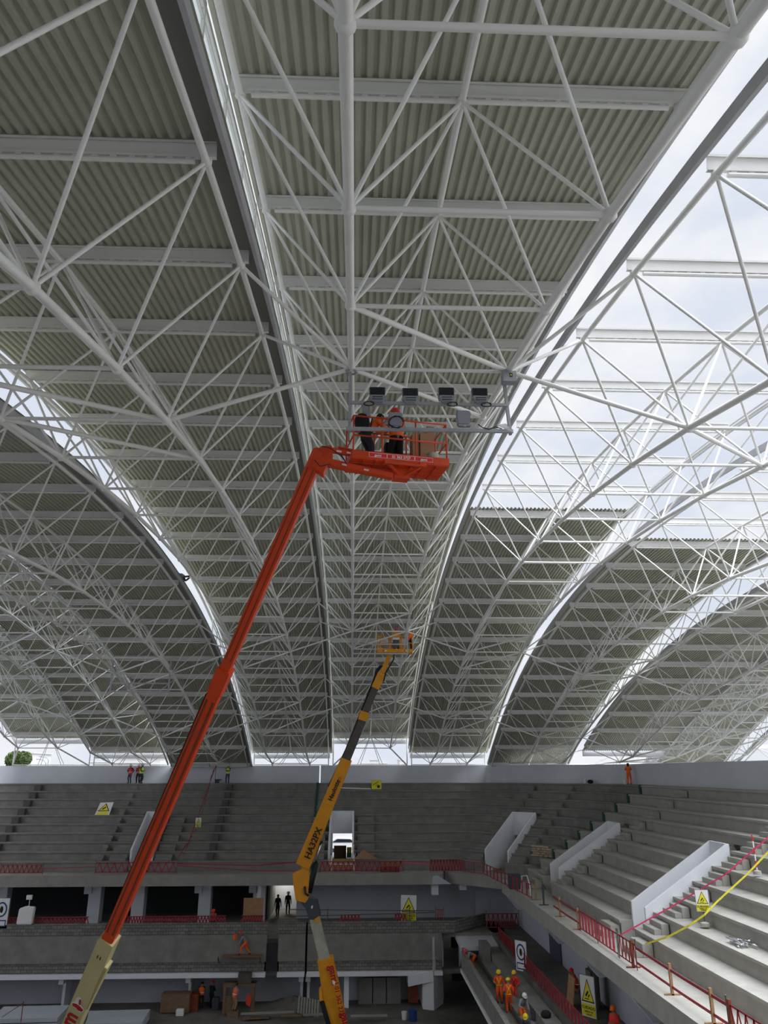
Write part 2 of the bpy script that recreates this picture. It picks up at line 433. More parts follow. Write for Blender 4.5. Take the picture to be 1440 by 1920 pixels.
clerestory(-2, -1, 12, 19, 'white clerestory panels above the lower end of the bold dark left roof edge')
clerestory(-4, -3, 8, 19, 'dashed bright clerestory band at far left between the two leftmost roof strips')
clerestory(0, 1, 12, 19, 'narrow ladder like clerestory frame down the right edge of the middle roof strip', False)
clerestory(3, 4, 9, 19, 'dashed bright clerestory band at far right beside the dark roof edge')

# ------------------------------------------------------------------ stands
N0Z, NR, NT, NOSE0 = -1.05, .672, 1.05, 16.0
zrow = lambda n: N0Z-NR*n
rrow = lambda n: NOSE0-NT*n
U45 = V((math.cos(math.pi/4), -math.sin(math.pi/4), 0))
def station(kind, t, off=0):
    if kind == 'far': return V((t, 64.5, 0)), V((0, 1, 0))
    if kind == 'right': return V((7, t, 0)), V((1, 0, 0))
    if kind == 'arc':
        a = math.radians(t); w = t/45 if t <= 45 else (90-t)/45; w = w*w*(3-2*w); sg = -1 if t <= 45 else 1
        return V((7, 64.5, 0))+U45*(sg*3.2*w), V((math.sin(a), math.cos(a), 0))
    if kind == 'mid': return V((7, 64.5, 0))+U45*t, V((U45.x, -U45.y, 0))
def span(a, b, step):
    n = max(1, round(abs(b-a)/step)); return [a+(b-a)*i/n for i in range(n+1)]
XL = at(265, 1608, Y=72).x
VOMS = [('far', XL-.95, XL+.95), ('far', -2.05, .12), ('mid', -1.2, 1.2), ('right', 59.75, 57.25), ('right', 42.75, 40.84)]
ST = []
fx = [-47, XL-.95, XL+.95, -2.05, .12, 7]
for a, b in zip(fx[:-1], fx[1:]):
    for t in span(a, b, 6)[:-1]: ST.append(('far', t))
for t in (0, 9, 18, 27, 36): ST.append(('arc', t))
for t in (-3.2, -1.2, 1.2, 3.2): ST.append(('mid', t))
for t in (54, 63, 72, 81): ST.append(('arc', t))
ry = [64.5, 59.75, 57.25, 42.75, 40.84, -6]
for a, b in zip(ry[:-1], ry[1:]):
    for t in span(a, b, 6)[:-1]: ST.append(('right', t))
ST.append(('right', -6))
def is_cut(a, b):
    for (k, t0, t1) in VOMS:
        if a[0] == k and b[0] == k and abs(a[1]-t0) < .01 and abs(b[1]-t1) < .01: return True
    return False
def sweep(prof, name, m, seg=None, label=None, skipcut=None, close=True):
    mb = MB(); n = len(prof)
    for a, b in zip(ST[:-1], ST[1:]):
        if seg and not seg(a, b): continue
        if skipcut and is_cut(a, b): continue
        (pa, na), (pb, nb) = station(*a), station(*b)
        va = [pa+na*r+V((0, 0, z)) for r, z in prof]; vb = [pb+nb*r+V((0, 0, z)) for r, z in prof]
        fs = [(i, i+1, n+i+1, n+i) for i in range(n-1)]
        if close: fs.append((n-1, 0, n, 2*n-1)); fs += [tuple(range(n-1, -1, -1)), tuple(range(n, 2*n))]
        mb.add(va+vb, fs)
    return mb
def row_profile(n0, n1):     # one solid of steps from row n0 (top) to n1 (bottom)
    pr = []
    for n in range(n1, n0-1, -1):
        r = rrow(n); z = zrow(n)
        pr += [(r+.05, z-.13), (r-.03, z-.11), (r-.03, z), ((rrow(n-1) if n > 0 else 17.6)+.05, z)]
    return pr
def stand_obj(name, label, seg):
    mb = MB()
    up = row_profile(0, 3); lowp = row_profile(4, 9)
    full_up = [(rrow(3)+.05, -3.6)]+up+[(17.6, -1.35)]
    full_lo = [(rrow(9)+.05, -8.0)]+lowp+[(rrow(3)+.05, -3.6), (rrow(3)+.3, -4.2), (rrow(9)+.6, -8.1)]
    mb = sweep(full_up, name, None, seg)
    m2 = sweep(full_lo, name, None, seg, skipcut=True)
    mb.add(m2.v, m2.f)
    o = mb.build(name, M['conc'])
    prop(o, label, 'terrace', kind='structure'); return o
isfar = lambda a, b: b[0] == 'far' or (a[0] == 'far')
isarc = lambda a, b: a[0] in ('arc', 'mid') 
isright = lambda a, b: a[0] == 'right'
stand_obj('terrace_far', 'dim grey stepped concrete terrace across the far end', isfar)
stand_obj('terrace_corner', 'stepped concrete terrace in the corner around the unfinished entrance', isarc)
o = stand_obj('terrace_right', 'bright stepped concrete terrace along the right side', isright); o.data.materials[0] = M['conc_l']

# walkway slab with its deep fascia beam
WPF = [(4.5, -7.9), (7.2, -7.9), (7.2, -8.3), (5.0, -8.3), (5.0, -8.75), (4.5, -8.75)]
prop(sweep(WPF, 'w', None, lambda a, b: a[0] != 'right').build('walkway_slab', M['conc_m']), 'concrete walkway slab and deep edge beam in front of the far terrace', 'walkway', kind='structure')
prop(sweep(WPF, 'w', None, isright).build('walkway_slab', M['conc_l']), 'concrete walkway slab and deep edge beam along the right terrace', 'walkway', kind='structure')
mb = sweep([(4.9, -8.45), (13.5, -8.45), (13.5, -8.7), (4.9, -8.7)], 'w', None)
prop(mb.build('ceiling_lower', M['conc']), 'concrete soffit under the terraces', 'ceiling', kind='structure')
# parapet wall, with the open movement joint
slit = at(599, 1450, Y=82).x
mbs = []
for (seg, nm, lb) in ((isfar, 'wall_far', 'pale grey parapet wall behind the far terrace'), (isarc, 'wall_corner', 'pale grey parapet wall round the corner'), (isright, 'wall_right', 'pale grey parapet wall behind the right terrace')):
    mb = sweep([(17.5, -9), (17.5, .62), (17.72, .62), (17.72, -9)], nm, None, seg)
    if seg is isfar:
        mb = MB(); mb.box((-47, 82, -9), (slit-.07, 82.22, .6)); mb.box((slit+.07, 82, -9), (-2.0, 82.22, .62)); mb.box((-2.0, 82, -5.2), (.07, 82.22, .62)); mb.box((.07, 82, -9), (7, 82.22, .62))
    prop(mb.build(nm, M['paint']), lb, 'wall', kind='structure')

# end boards of the movement joints (dark green)
for jx, nm in ((slit-.05, 'far'),):
    root = thing('joint_board', 'dark green boarding following the movement joint down the far terrace', 'board', (jx, 76, -4))
    for n in range(0, 10):
        mb = MB(); mb.box((jx-.2, rrow(n)+64.5-.06, zrow(n)-NR+.02), (jx+.02, rrow(n)+64.5-.01, zrow(n)+.05)); mb.build('board', M['green'], root)
root = thing('joint_board', 'dark green boarding at the steps where the right terrace begins', 'board', (20, 64.4, -3))
for n in range(0, 8):
    mb = MB(); mb.box((7+rrow(n)-.07, 64.2, zrow(n)-NR+.03), (7+rrow(n)+.1, 64.6, zrow(n)+.04)); mb.build('board', M['green'], root)

# vomitory entrances: two side walls with sloping tops and a back wall
def vomitory(base, nrm, tan, half, label, lit=None, r0=7.35, r1=11.75):
    c = base+nrm*r0; root = thing('entrance_walls', label, 'stadium entrance', (c.x, c.y, -7.9))
    th = .16; zt0, zt1, zf = -6.25, -3.42, -7.9
    for sg in (-1, 1):
        mb = MB(); o0 = base+tan*(sg*half)-tan*(th/2)
        P = [o0+nrm*(r0-.15)+V((0, 0, zf)), o0+nrm*(r0-.15)+V((0, 0, zt0)), o0+nrm*(r1-.1)+V((0, 0, zt1)), o0+nrm*r1+V((0, 0, zt1)), o0+nrm*r1+V((0, 0, zf))]
        mb.prism(P, tan*th); mb.build('side_wall', M['paintw'], root, bevel=.01)
    mb = MB(); a = base+tan*(-half+.08)+nrm*(r1-.16); b = base+tan*(half-.08)+nrm*(r1-.16)
    mb.prism([a+V((0, 0, -5.35)), b+V((0, 0, -5.35)), b+V((0, 0, zt1)), a+V((0, 0, zt1))], nrm*.16); mb.build('back_wall', M['paintw'], root)
    # passage beyond
    mb = MB()
    for sg in (-1, 1):
        o0 = base+tan*(sg*half)-tan*(th/2); mb.prism([o0+nrm*r1+V((0, 0, zf)), o0+nrm*17.4+V((0, 0, zf)), o0+nrm*17.4+V((0, 0, -5.2)), o0+nrm*r1+V((0, 0, -5.2))], tan*th)
    a = base-tan*half; b = base+tan*half
    mb.prism([a+nrm*(r1-.1)+V((0, 0, -5.2)), b+nrm*(r1-.1)+V((0, 0, -5.2)), b+nrm*17.4+V((0, 0, -5.2)), a+nrm*17.4+V((0, 0, -5.2))], (0, 0, .1))
    mb.build('passage', M['paint'], root)
    mb = MB(); mb.prism([a+nrm*6.6+V((0, 0, zf-.2)), b+nrm*6.6+V((0, 0, zf-.2)), b+nrm*22+V((0, 0, zf-.2)), a+nrm*22+V((0, 0, zf-.2))], (0, 0, .21)); mb.build('passage_floor', M['conc'], root)
    if not lit:
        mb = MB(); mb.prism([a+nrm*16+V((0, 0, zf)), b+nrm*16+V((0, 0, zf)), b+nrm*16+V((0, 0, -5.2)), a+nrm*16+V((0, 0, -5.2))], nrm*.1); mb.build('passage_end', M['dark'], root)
    return root
vomitory(V((-.96, 64.5, 0)), V((0, 1, 0)), V((1, 0, 0)), 1.03, 'white walled entrance in the far terrace with a parked car visible through it', lit=True)
vomitory(V((XL, 64.5, 0)), V((0, 1, 0)), V((1, 0, 0)), .9, 'white walled entrance mostly hidden behind the red boom')
vomitory(V((7, 64.5, 0)), V((-U45.y, U45.x, 0)) if False else V((U45.x, -U45.y, 0)), U45, 1.15, 'unfinished corner entrance with a dark opening between white side walls')
vomitory(V((7, 58.5, 0)), V((1, 0, 0)), V((0, -1, 0)), 1.2, 'white walled entrance in the right terrace, the one farther from the front')
vomitory(V((7, 41.8, 0)), V((1, 0, 0)), V((0, -1, 0)), .95, 'large white walled entrance in the right terrace beside the warning sign', lit=True)
# the wall of the outer facade opening behind the passages stays open (cut in parapet below)

# aisle steps
def aisle(base, nrm, tan, w, label, rows, m=None, damp=False):
    c = base+nrm*11; root = thing('aisle_steps', label, 'steps', (c.x, c.y, zrow(5)))
    for n in rows:
        r = rrow(n-1)-.01; z = zrow(n)
        if m is not M['damp']:
            for (d, h, dd) in ((.70, NR/3, .33), (.36, 2*NR/3, .355)):
                mb = MB(); a = base-tan*w/2+nrm*(r-d)+V((0, 0, z+.002)); b = base+tan*w/2+nrm*(r-d)+V((0, 0, z+.002))
                mb.prism([a, b, b+nrm*dd, a+nrm*dd], (0, 0, h)); mb.build('step', m or M['conc'], root, bevel=.012)
        else:
            mb = MB(); a = base-tan*w/2+nrm*(r-.5)+V((0, 0, z+.002)); b = base+tan*w/2+nrm*(r-.5)+V((0, 0, z+.002))
            mb.prism([a, b, b+nrm*.5, a+nrm*.5], (0, 0, NR-.14)); mb.build('step', m, root)
    return root
F, RT, TN = V((0, 1, 0)), V((1, 0, 0)), V((0, -1, 0))
aisle(V((-12.07, 64.5, 0)), F, RT, .55, 'dark damp step blocks below the man in the yellow green vest', range(1, 10), M['damp'])
aisle(V((-30.5, 64.5, 0)), F, RT, .6, 'dark damp step blocks at the left end of the far terrace', range(1, 10), M['damp'])
aisle(V((-21.3, 64.5, 0)), F, RT, .5, 'faint step blocks beside the slanted warning sign', range(1, 10), M['conc'])
aisle(V((XL+1.9, 64.5, 0)), F, RT, 1.4, 'shallow steps beside the entrance hidden by the red boom', range(5, 10))
aisle(V((XL-1.9, 64.5, 0)), F, RT, 1.4, 'shallow steps on the left of the entrance hidden by the red boom', range(5, 10))
aisle(V((1.2, 64.5, 0)), F, RT, 1.5, 'shallow steps on the right of the entrance with the parked car', range(5, 10))
aisle(V((-3.0, 64.5, 0)), F, RT, 1.2, 'shallow steps on the left of the entrance with the parked car', range(5, 10))
NM = V((U45.x, -U45.y, 0)); BC = V((7, 64.5, 0))
aisle(BC+U45*2.1, NM, U45, 1.4, 'steps climbing on the right of the unfinished corner entrance', range(1, 10))
aisle(BC-U45*2.1, NM, U45, 1.4, 'steps climbing on the left of the unfinished corner entrance', range(1, 10))
aisle(V((7, 55.9, 0)), RT, TN, 1.3, 'pale steps beside the middle white entrance walls on the right', range(1, 10), M['conc_l'])
aisle(V((7, 39.7, 0)), RT, TN, 1.5, 'pale steps behind the CUIDADO sign beside the large entrance walls', range(1, 10), M['conc_l'])
aisle(V((7, 61.3, 0)), RT, TN, 1.3, 'pale steps between the corner and the middle white entrance', range(6, 10), M['conc_l'])
# low steps from the walkway up to the first row
for (b, nrm, tan, lb) in ((V((7, 43.7, 0)), RT, TN, 'low pair of steps left of the large entrance walls'), (V((7, 39.2, 0)), RT, TN, 'low pair of steps at the foot of the warning sign'), (V((7, 60.6, 0)), RT, TN, 'low pair of steps at the foot of the middle entrance')):
    root = thing('walkway_steps', lb, 'steps', b+nrm*6.2+V((0, 0, -7.9)))
    for (d, h, dd) in ((.9, .27, .39), (.5, .54, .48)):
        mb = MB(); a = b-tan*.8+nrm*(6.58-d)+V((0, 0, -7.895)); c = b+tan*.8+nrm*(6.58-d)+V((0, 0, -7.895)); mb.prism([a, c, c+nrm*dd, a+nrm*dd], (0, 0, h)); mb.build('step', M['conc_l'], root, bevel=.012)

# ------------------------------------------------------------------ lower levels
def S(name, mb, m, label, cat='wall', **k): return prop(mb.build(name, m, **k), label, cat, kind='structure')
ZF = -16.8
mb = MB(); mb.box((-60, -12, ZF-.3), (45, 86, ZF)); S('floor', mb, M['floor'], 'dusty arena floor', 'floor')
mb = MB(); mb.box((-140, 82.3, -9), (140, 300, -8.3)); S('floor_outside', mb, M['conc_l'], 'paved ground beyond the stadium wall', 'ground')
# far first floor: white rear wall with door gap, dark rooms on the left
YB = 73.0
mb = MB()
for a, b in ((-47, -27.4), (-25.9, -21.8), (-19.2, -14.6), (-3.9, 16.5)):
    pass
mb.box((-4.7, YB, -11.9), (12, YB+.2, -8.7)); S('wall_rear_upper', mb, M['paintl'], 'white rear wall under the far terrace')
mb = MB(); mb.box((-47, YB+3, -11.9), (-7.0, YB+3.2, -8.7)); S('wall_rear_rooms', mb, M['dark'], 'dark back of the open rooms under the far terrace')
mb = MB(); mb.box((-7.2, YB+5, -11.9), (-4.5, YB+5.2, -8.7)); S('wall_corridor_end', mb, M['paintw'], 'bright wall at the end of the corridor with two people')
mb = MB(); mb.box((-7.15, YB-.2, -11.9), (-7.0, YB+5, -8.7)); mb.box((-4.7, YB+.2, -11.9), (-4.55, YB+5, -8.7)); S('wall_corridor_side', mb, M['conc'], 'side walls of the corridor')
for i, (x, y0, y1) in enumerate(((0, 1663, 1690), (176, 1661, 1725), (258, 1661, 1718), (383, 1658, 1715), (485, 1658, 1700))):
    p = at(x, 1700, Y=YB-1.2); mb = MB(); mb.box((p.x-.55, YB-1.4, -11.8), (p.x+.45, YB-.4, -8.7)); mb.box((p.x-.9, YB-1.6, -9.6), (p.x-.3, YB-.2, -8.75))
    prop(mb.build('column', M['paint']), 'white column under the far terrace, ' + ('at the left edge of the picture', 'left of the red boom', 'just right of the red boom', 'between the two dark rooms', 'beside the corridor')[i], 'column')
p = at(700, 1662, Y=YB); mb = MB(); mb.box((p.x-1.5, YB-.05, -9.25), (p.x+1.5, YB+.03, -8.85)); S('window_1', mb, M['dark'], 'long dark vent slot high on the white wall', 'window')
# first floor slab and its front of blocks and concrete, to X = 9 with a chamfered end
GX = at(497, 1800, Y=66).x; GX2 = at(519, 1800, Y=66).x; JX = at(572, 1800, Y=66).x
mb = MB(); mb.box((-47, 66.4, -12.1), (12, 82, -11.8)); S('floor_upper', mb, M['conc'], 'first floor slab under the far terrace', 'floor')
secs = [(-47, GX), (GX2, JX-.08), (JX+.08, 6.95)]
XE = 8.0; CH = [(8.0, 66.0), (9.6, 69.5), (10.6, 69.7)]
def facing(z0, z1, th, m, name, label, extra=True, yb=66.0):
    mb = MB()
    for a, b in secs: mb.box((a, yb-th, z0), (b, yb+.4, z1))
    if extra:
        mb.prism([(6.95, yb-th, z0), (8.0, yb-th, z0), (10.9, 69.2, z0), (10.9, 69.6, z0), (8.0, yb+.4, z0), (6.95, yb+.4, z0)], (0, 0, z1-z0))
    return S(name, mb, m, label)
facing(-11.75, -10.95, 0, M['block'], 'wall_block_upper', 'grey concrete block courses along the first floor edge')
facing(-13.55, -11.75, .1, M['conc'], 'wall_beam_front', 'stained concrete face below the blocks', extra=False)
facing(-14.25, -13.55, 0, M['block'], 'wall_block_lower', 'lower block courses under the stained concrete face', extra=False)
mb = MB()
for a, b in secs: mb.box((a, 65.7, -14.55), (b, 67.5, -14.25))
S('trim_1', mb, M['paintw'], 'thin white slab edge under the block courses', 'slab edge')
mb = MB(); mb.box((GX-.1, 66.0, -14.2), (GX2+.1, 66.2, -12.4)); S('wall_slot', mb, M['dark'], 'dark slot of an unfinished stair')
mb = MB(); mb.box((-47, 66.5, -14.6), (12, 82, -14.3)); S('ceiling_ground', mb, M['conc'], 'ceiling of the ground level', 'ceiling')
# ground level: white recess walls and posts
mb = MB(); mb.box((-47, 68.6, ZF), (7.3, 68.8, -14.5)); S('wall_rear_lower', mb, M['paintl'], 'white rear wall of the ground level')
for i, x in enumerate((115, 352, 563, 576, 648)):
    p = at(x, 1840, Y=66.6); w = .18
    mb = MB(); mb.box((p.x-w, 66.3, ZF if i > 3 else -15.0), (p.x+w, 66.9, -14.5))
    if i < 4: mb.box((p.x-.1, 67.2, ZF), (p.x+.1, 68.6, -14.5))
    prop(mb.build('post', M['paintw']), ('white nib under the slab edge near the left', 'white nib and pier above the two workers', 'white nib left of the black joint', 'white nib right of the black joint', 'slim white post right of the yellow boom')[i], 'post')
mb = MB(); mb.box((JX-.07, 66.35, ZF), (JX+.07, 66.5, -11.0)); prop(mb.build('joint_strip', M['black']), 'black vertical movement joint strip beside the yellow boom', 'joint')
# painted nibs under the far walkway
for px, lab in ((815, 'white smeared nib under the far walkway beam'), (868, 'rough pale nib under the bend of the walkway beam')):
    p = at(px, 1660, Y=69.2); mb = MB(); mb.box((p.x-.28, 69.6, -9.6 if px == 815 else -9.25), (p.x+.28, 70.4, -8.75)); prop(mb.build('nib', M['paintw']), lab, 'bracket')
p0_ = at(815, 1642, Y=68.98)
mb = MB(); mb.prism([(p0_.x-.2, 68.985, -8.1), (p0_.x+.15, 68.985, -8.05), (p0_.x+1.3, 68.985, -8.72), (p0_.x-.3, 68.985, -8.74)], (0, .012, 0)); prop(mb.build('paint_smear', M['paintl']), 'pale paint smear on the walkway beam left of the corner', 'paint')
# corner pier and dark opening
mb = MB(); p = at(790, 1850, Y=66.2); q = at(832, 1850, Y=66.2)
mb.prism([(p.x, 66.0, ZF), (q.x-.9, 65.6, ZF), (q.x, 67.4, ZF), (p.x, 68.5, ZF)], (0, 0, 2.4)); mb.prism([(p.x-1.1, 65.65, -15.25), (q.x-.9, 65.6, -14.9), (q.x+.1, 67.4, -14.9), (p.x-1.1, 67.4, -15.25)], (0, 0, .7))
mb.prism([(q.x-.9, 65.6, -14.6), (q.x+.1, 67.4, -14.6), (q.x+.1, 68, -14.6), (q.x-.9, 68, -14.6)], (0, 0, 2.6))
prop(mb.build('corner_pier', M['paintw']), 'broad white corner pier beside the dark opening', 'pier')
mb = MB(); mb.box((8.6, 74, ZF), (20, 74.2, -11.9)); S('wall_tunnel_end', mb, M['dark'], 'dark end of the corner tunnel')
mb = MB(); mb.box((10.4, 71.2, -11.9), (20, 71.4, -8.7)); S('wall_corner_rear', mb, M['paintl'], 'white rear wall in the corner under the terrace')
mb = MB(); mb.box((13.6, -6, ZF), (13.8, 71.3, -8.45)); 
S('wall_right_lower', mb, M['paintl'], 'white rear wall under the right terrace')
for (y0, y1, nm, lb) in ((58.5, 55.5, 'door_1', 'grey doorway in the white wall under the right walkway'), (38.5, 34.5, 'door_2', 'dark doorway low in the white wall near the bottom right')):
    mb = MB(); mb.box((13.52, y1, -11.8), (13.62, y0, -9.4)); S(nm, mb, M['jean'] if nm == 'door_1' else M['shade_grey'], lb, 'door')
for i, y in enumerate((64.2, 52.0, 44.0, 36.5)):
    mb = MB(); mb.prism([(11.6, y, -8.75), (13.6, y, -8.75), (13.6, y, -9.9), (12.6, y, -9.9)], (0, .45, 0))
    prop(mb.build('wall_bracket', M['paint']), 'white bracket under the right walkway, ' + ('nearest the far corner', 'second from the far corner', 'third from the far corner', 'nearest the bottom edge')[i], 'bracket')
# right lower tier: walkway, two broad rows, outer parapet
YE = 63.5
def rt(prof, y0, y1): 
    mb = MB(); mb.prism([(x, y0, z) for x, z in prof], (0, y1-y0, 0)); return mb
S('floor_right', rt([(10.9, -11.8), (13.6, -11.8), (13.6, -12.9), (10.9, -12.9)], -6, 71), M['floor'], 'dusty walkway under the right terrace', 'floor')
S('tier_lower', rt([(8.38, -13.2), (9.3, -13.2), (9.3, -12.75), (10.0, -12.75), (10.0, -12.25), (10.88, -12.25), (10.88, -12.9), (8.8, -13.6), (8.38, -13.6)], -6, YE), M['conc'], 'lower tier of broad concrete rows where workers stand', 'terrace')
S('parapet_lower', rt([(8.1, -13.6), (8.1, -12.5), (8.38, -12.5), (8.38, -13.6)], -6, YE), M['conc'], 'concrete parapet at the edge of the lower right tier', 'parapet')
S('trim_2', rt([(8.0, -13.85), (8.0, -13.6), (9.2, -13.6), (9.2, -13.85)], -6, YE), M['paintw'], 'white slab edge below the lower right tier', 'slab edge')
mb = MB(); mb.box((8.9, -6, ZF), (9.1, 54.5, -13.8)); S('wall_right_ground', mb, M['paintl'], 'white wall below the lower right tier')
mb = MB(); mb.box((8.86, 47.6, ZF), (8.9, 49.8, -14.6)); S('door_3', mb, M['char'], 'dark green door below the lower right tier', 'door')
mb = MB(); mb.prism([(8.1, 63.6, -12.2), (8.1, 68.3, -11.9), (11, 68.3, -11.9), (11, 63.6, -12.2)], (0, 0, -.3)); mb.prism([(8.4, 64.5, -12.5), (8.4, 67.5, -12.5), (8.4, 67.5, -14.5)], (.2, 0, 0))
prop(mb.build('landing', M['paint']), 'pale landing slab bridging the corner above the dark tunnel', 'landing', kind='structure')
mb = MB(); mb.box((-47, -9, ZF), (24, -8.7, .6)); S('wall_near', mb, M['paint'], 'parapet wall behind the viewer')
mb = MB(); mb.box((-48, -9, ZF), (-47, 82, 3)); S('wall_left', mb, M['paint'], 'wall at the far left side')

#@@PART2
# ================================================================== small helpers for things
def text(s_, size, origin, xd, yd, m, parent, name='lettering', depth=.004, align='LEFT', world=True):
    cu = bpy.data.curves.new(name, 'FONT'); cu.body = s_; cu.offset = size*.022; cu.size = size; cu.extrude = depth; cu.align_x = align
    o = bpy.data.objects.new(name, cu); C.objects.link(o)
    bpy.context.view_layer.update(); dg = bpy.context.evaluated_depsgraph_get()
    me = bpy.data.meshes.new_from_object(o.evaluated_get(dg)); bpy.data.objects.remove(o, do_unlink=True)
    me.materials.clear(); me.materials.append(m); me.name = name
    xd = V(xd).normalized(); yd = V(yd).normalized(); zd = xd.cross(yd).normalized()
    off = V((0, 0, 0)); q = parent
    while q is not None and world: off += q.location; q = q.parent
    Mx = Matrix((xd, yd, zd)).transposed().to_4x4(); Mx.translation = V(origin)-off
    me.transform(Mx)
    o = bpy.data.objects.new(name, me); C.objects.link(o); o.parent = parent
    return o
def one(name, mb, m, label, cat, group=None, **k):
    c = V((0, 0, 0))
    for v in mb.v: c += V(v)
    c /= len(mb.v); c.z = min(v[2] for v in mb.v)
    return prop(mb.build(name, m, loc=c, **k), label, cat, group)

# ------------------------------------------------------------------ people
def ik(p, t, l1, l2, hint):
    d = t-p; L = min(d.length, (l1+l2)*.995); d.normalize(); t = p+d*L
    a = (l1*l1-l2*l2+L*L)/(2*L); h = math.sqrt(max(0, l1*l1-a*a))
    hn = (V(hint)-d*V(hint).dot(d)).normalized(); return p+d*a+hn*h, t
def person(label, loc, rz, lean=4, pel=.93, hands=((-.28, .05, .78), (.28, .05, .78)), feet=((-.12, 0), (.12, 0)), top='orange', legs='orange',
           helmet=None, vest=None, hat_tilt=None, skin='skin', turn=0, group=None, straps=None, stripe=True, elbow=(0, -1, -.2), scale=1.0, pelvis_y=0.0, cap='helmet', side=0):
    root = thing('person', label, 'person', loc, rz, group)
    a = math.radians(lean); ax = V((math.sin(math.radians(side)), math.sin(a), math.cos(a))).normalized()
    P = V((0, pelvis_y, pel)); ch = P+ax*.30; nk = P+ax*.53; a2 = a*.6; hax = V((0, math.sin(a2+.12), math.cos(a2+.12)))
    hd = nk+hax*.15
    nodes = []; edges = []; mats = []
    def nd(p, r, mi, par=None, r2=None):
        nodes.append((V(p), r, r2 or r)); i = len(nodes)-1
        if par is not None: edges.append((par, i)); mats.append(mi)
        else: mats.append(mi)
        return i
    i_p = nd(P, .135, 1, None, .11); i_w = nd(P+ax*.14, .125, 0, i_p, .10); i_c = nd(ch, .15, 0, i_w, .115); i_s = nd(P+ax*.46, .10, 0, i_c, .085)
    i_n = nd(nk+ax*.02, .052, 2, i_s); i_h1 = nd(hd-hax*.045, .078, 2, i_n); i_h2 = nd(hd+hax*.04, .095, 2, i_h1); i_h3 = nd(hd+hax*.10, .07, 2, i_h2)
    for sg, hnd in zip((-1, 1), hands):
        sh = P+ax*.45+V((sg*.185, 0, 0)); t = V(hnd)
        el, t = ik(sh, t, .29, .25, (sg*.5, elbow[1], elbow[2]))
        i1 = nd(sh, .062, 0, i_s); i2 = nd(el, .045, 0, i1); wr = el+(t-el)*.97; i3 = nd(wr, .032, 0, i2)
        fd = (t-el).normalized(); sd = V((sg, 0, 0)); sd = (sd-fd*sd.dot(fd)).normalized(); nrm = fd.cross(sd)
        pm = t+fd*.05; i4 = nd(t+fd*.03, .030, 2, i3); i5 = nd(pm+fd*.02, .034, 2, i4)
        for j, (ln, off) in enumerate(((.030, -.027), (.036, -.009), (.033, .009), (.026, .027))):
            b = pm+fd*.045+nrm*off; c1 = nd(b, .010, 2, i5); c2 = nd(b+fd*ln-sd*.012, .009, 2, c1); nd(b+fd*ln*1.6-sd*.035, .008, 2, c2)
        c1 = nd(t+fd*.045-nrm*.038, .012, 2, i4); nd(t+fd*.085-nrm*.055-sd*.01, .010, 2, c1)
    for sg, ft in zip((-1, 1), feet):
        hp = P+V((sg*.09, 0, -.04)); an = V((ft[0], ft[1], .09 if len(ft) < 3 else ft[2]))
        kn, an = ik(hp, an, .43, .42, (sg*.15, 1, 0))
        j1 = nd(hp, .095, 1, i_p); j2 = nd(kn, .062, 1, j1); j3 = nd(an, .048, 1, j2); j4 = nd(an+V((sg*.01, .05, -.04)), .045, 3, j3); nd(an+V((sg*.02, .16, -.055)), .038, 3, j4)
    me = bpy.data.meshes.new('body'); me.from_pydata([n[0] for n in nodes], edges, [])
    o = bpy.data.objects.new('body', me); C.objects.link(o)
    md = o.modifiers.new('skin', 'SKIN'); md.use_smooth_shade = True
    for i, n in enumerate(nodes): k_ = 1.32 if n[1] > .04 else (1.15 if n[1] > .02 else 1.0); me.skin_vertices[0].data[i].radius = (n[1]*k_, n[2]*k_); me.skin_vertices[0].data[i].use_root = (i == 0)
    ss = o.modifiers.new('sub', 'SUBSURF'); ss.levels = 1
    bpy.context.view_layer.update(); dg = bpy.context.evaluated_depsgraph_get()
    m2 = bpy.data.meshes.new_from_object(o.evaluated_get(dg)); bpy.data.objects.remove(o, do_unlink=True)
    m2.materials.clear()
    for k in (M[top], M[legs], M[skin], M['boot']): m2.materials.append(k)
    segs = [(nodes[a_][0], nodes[b_][0], mats[b_]) for a_, b_ in edges]
    for p in m2.polygons:
        c = p.center; best = None
        for q0, q1, mi in segs:
            d = q1-q0; t = max(0, min(1, (c-q0).dot(d)/max(d.length_squared, 1e-9))); dd = (c-(q0+d*t)).length
            if best is None or dd < best[0]: best = (dd, mi)
        p.material_index = best[1]; p.use_smooth = True
    m2.name = 'body'; b = bpy.data.objects.new('body', m2); C.objects.link(b); b.parent = root
    # face
    fx = V((1, 0, 0)); fu = hax; ff = fx.cross(fu)*-1 if False else fu.cross(fx)
    if ff.y < 0: ff = -ff
    mb = MB(); mb.ball(hd+ff*.098+fu*-.005, .018, 6, 0, (.8, 1, 1.3))
    for sg in (-1, 1): mb.ball(hd+fx*sg*.088, .024, 6, 0, (.5, .8, 1.2)); mb.ball(hd+ff*.085+fx*sg*.032+fu*.02, .012, 6, 1)
    mb.beam(hd+ff*.092-fu*.045-fx*.022, hd+ff*.092-fu*.045+fx*.022, .008, .008, mi=1)
    mb.build('face', [M[skin], M['blk']], root, world=False, smooth=True)
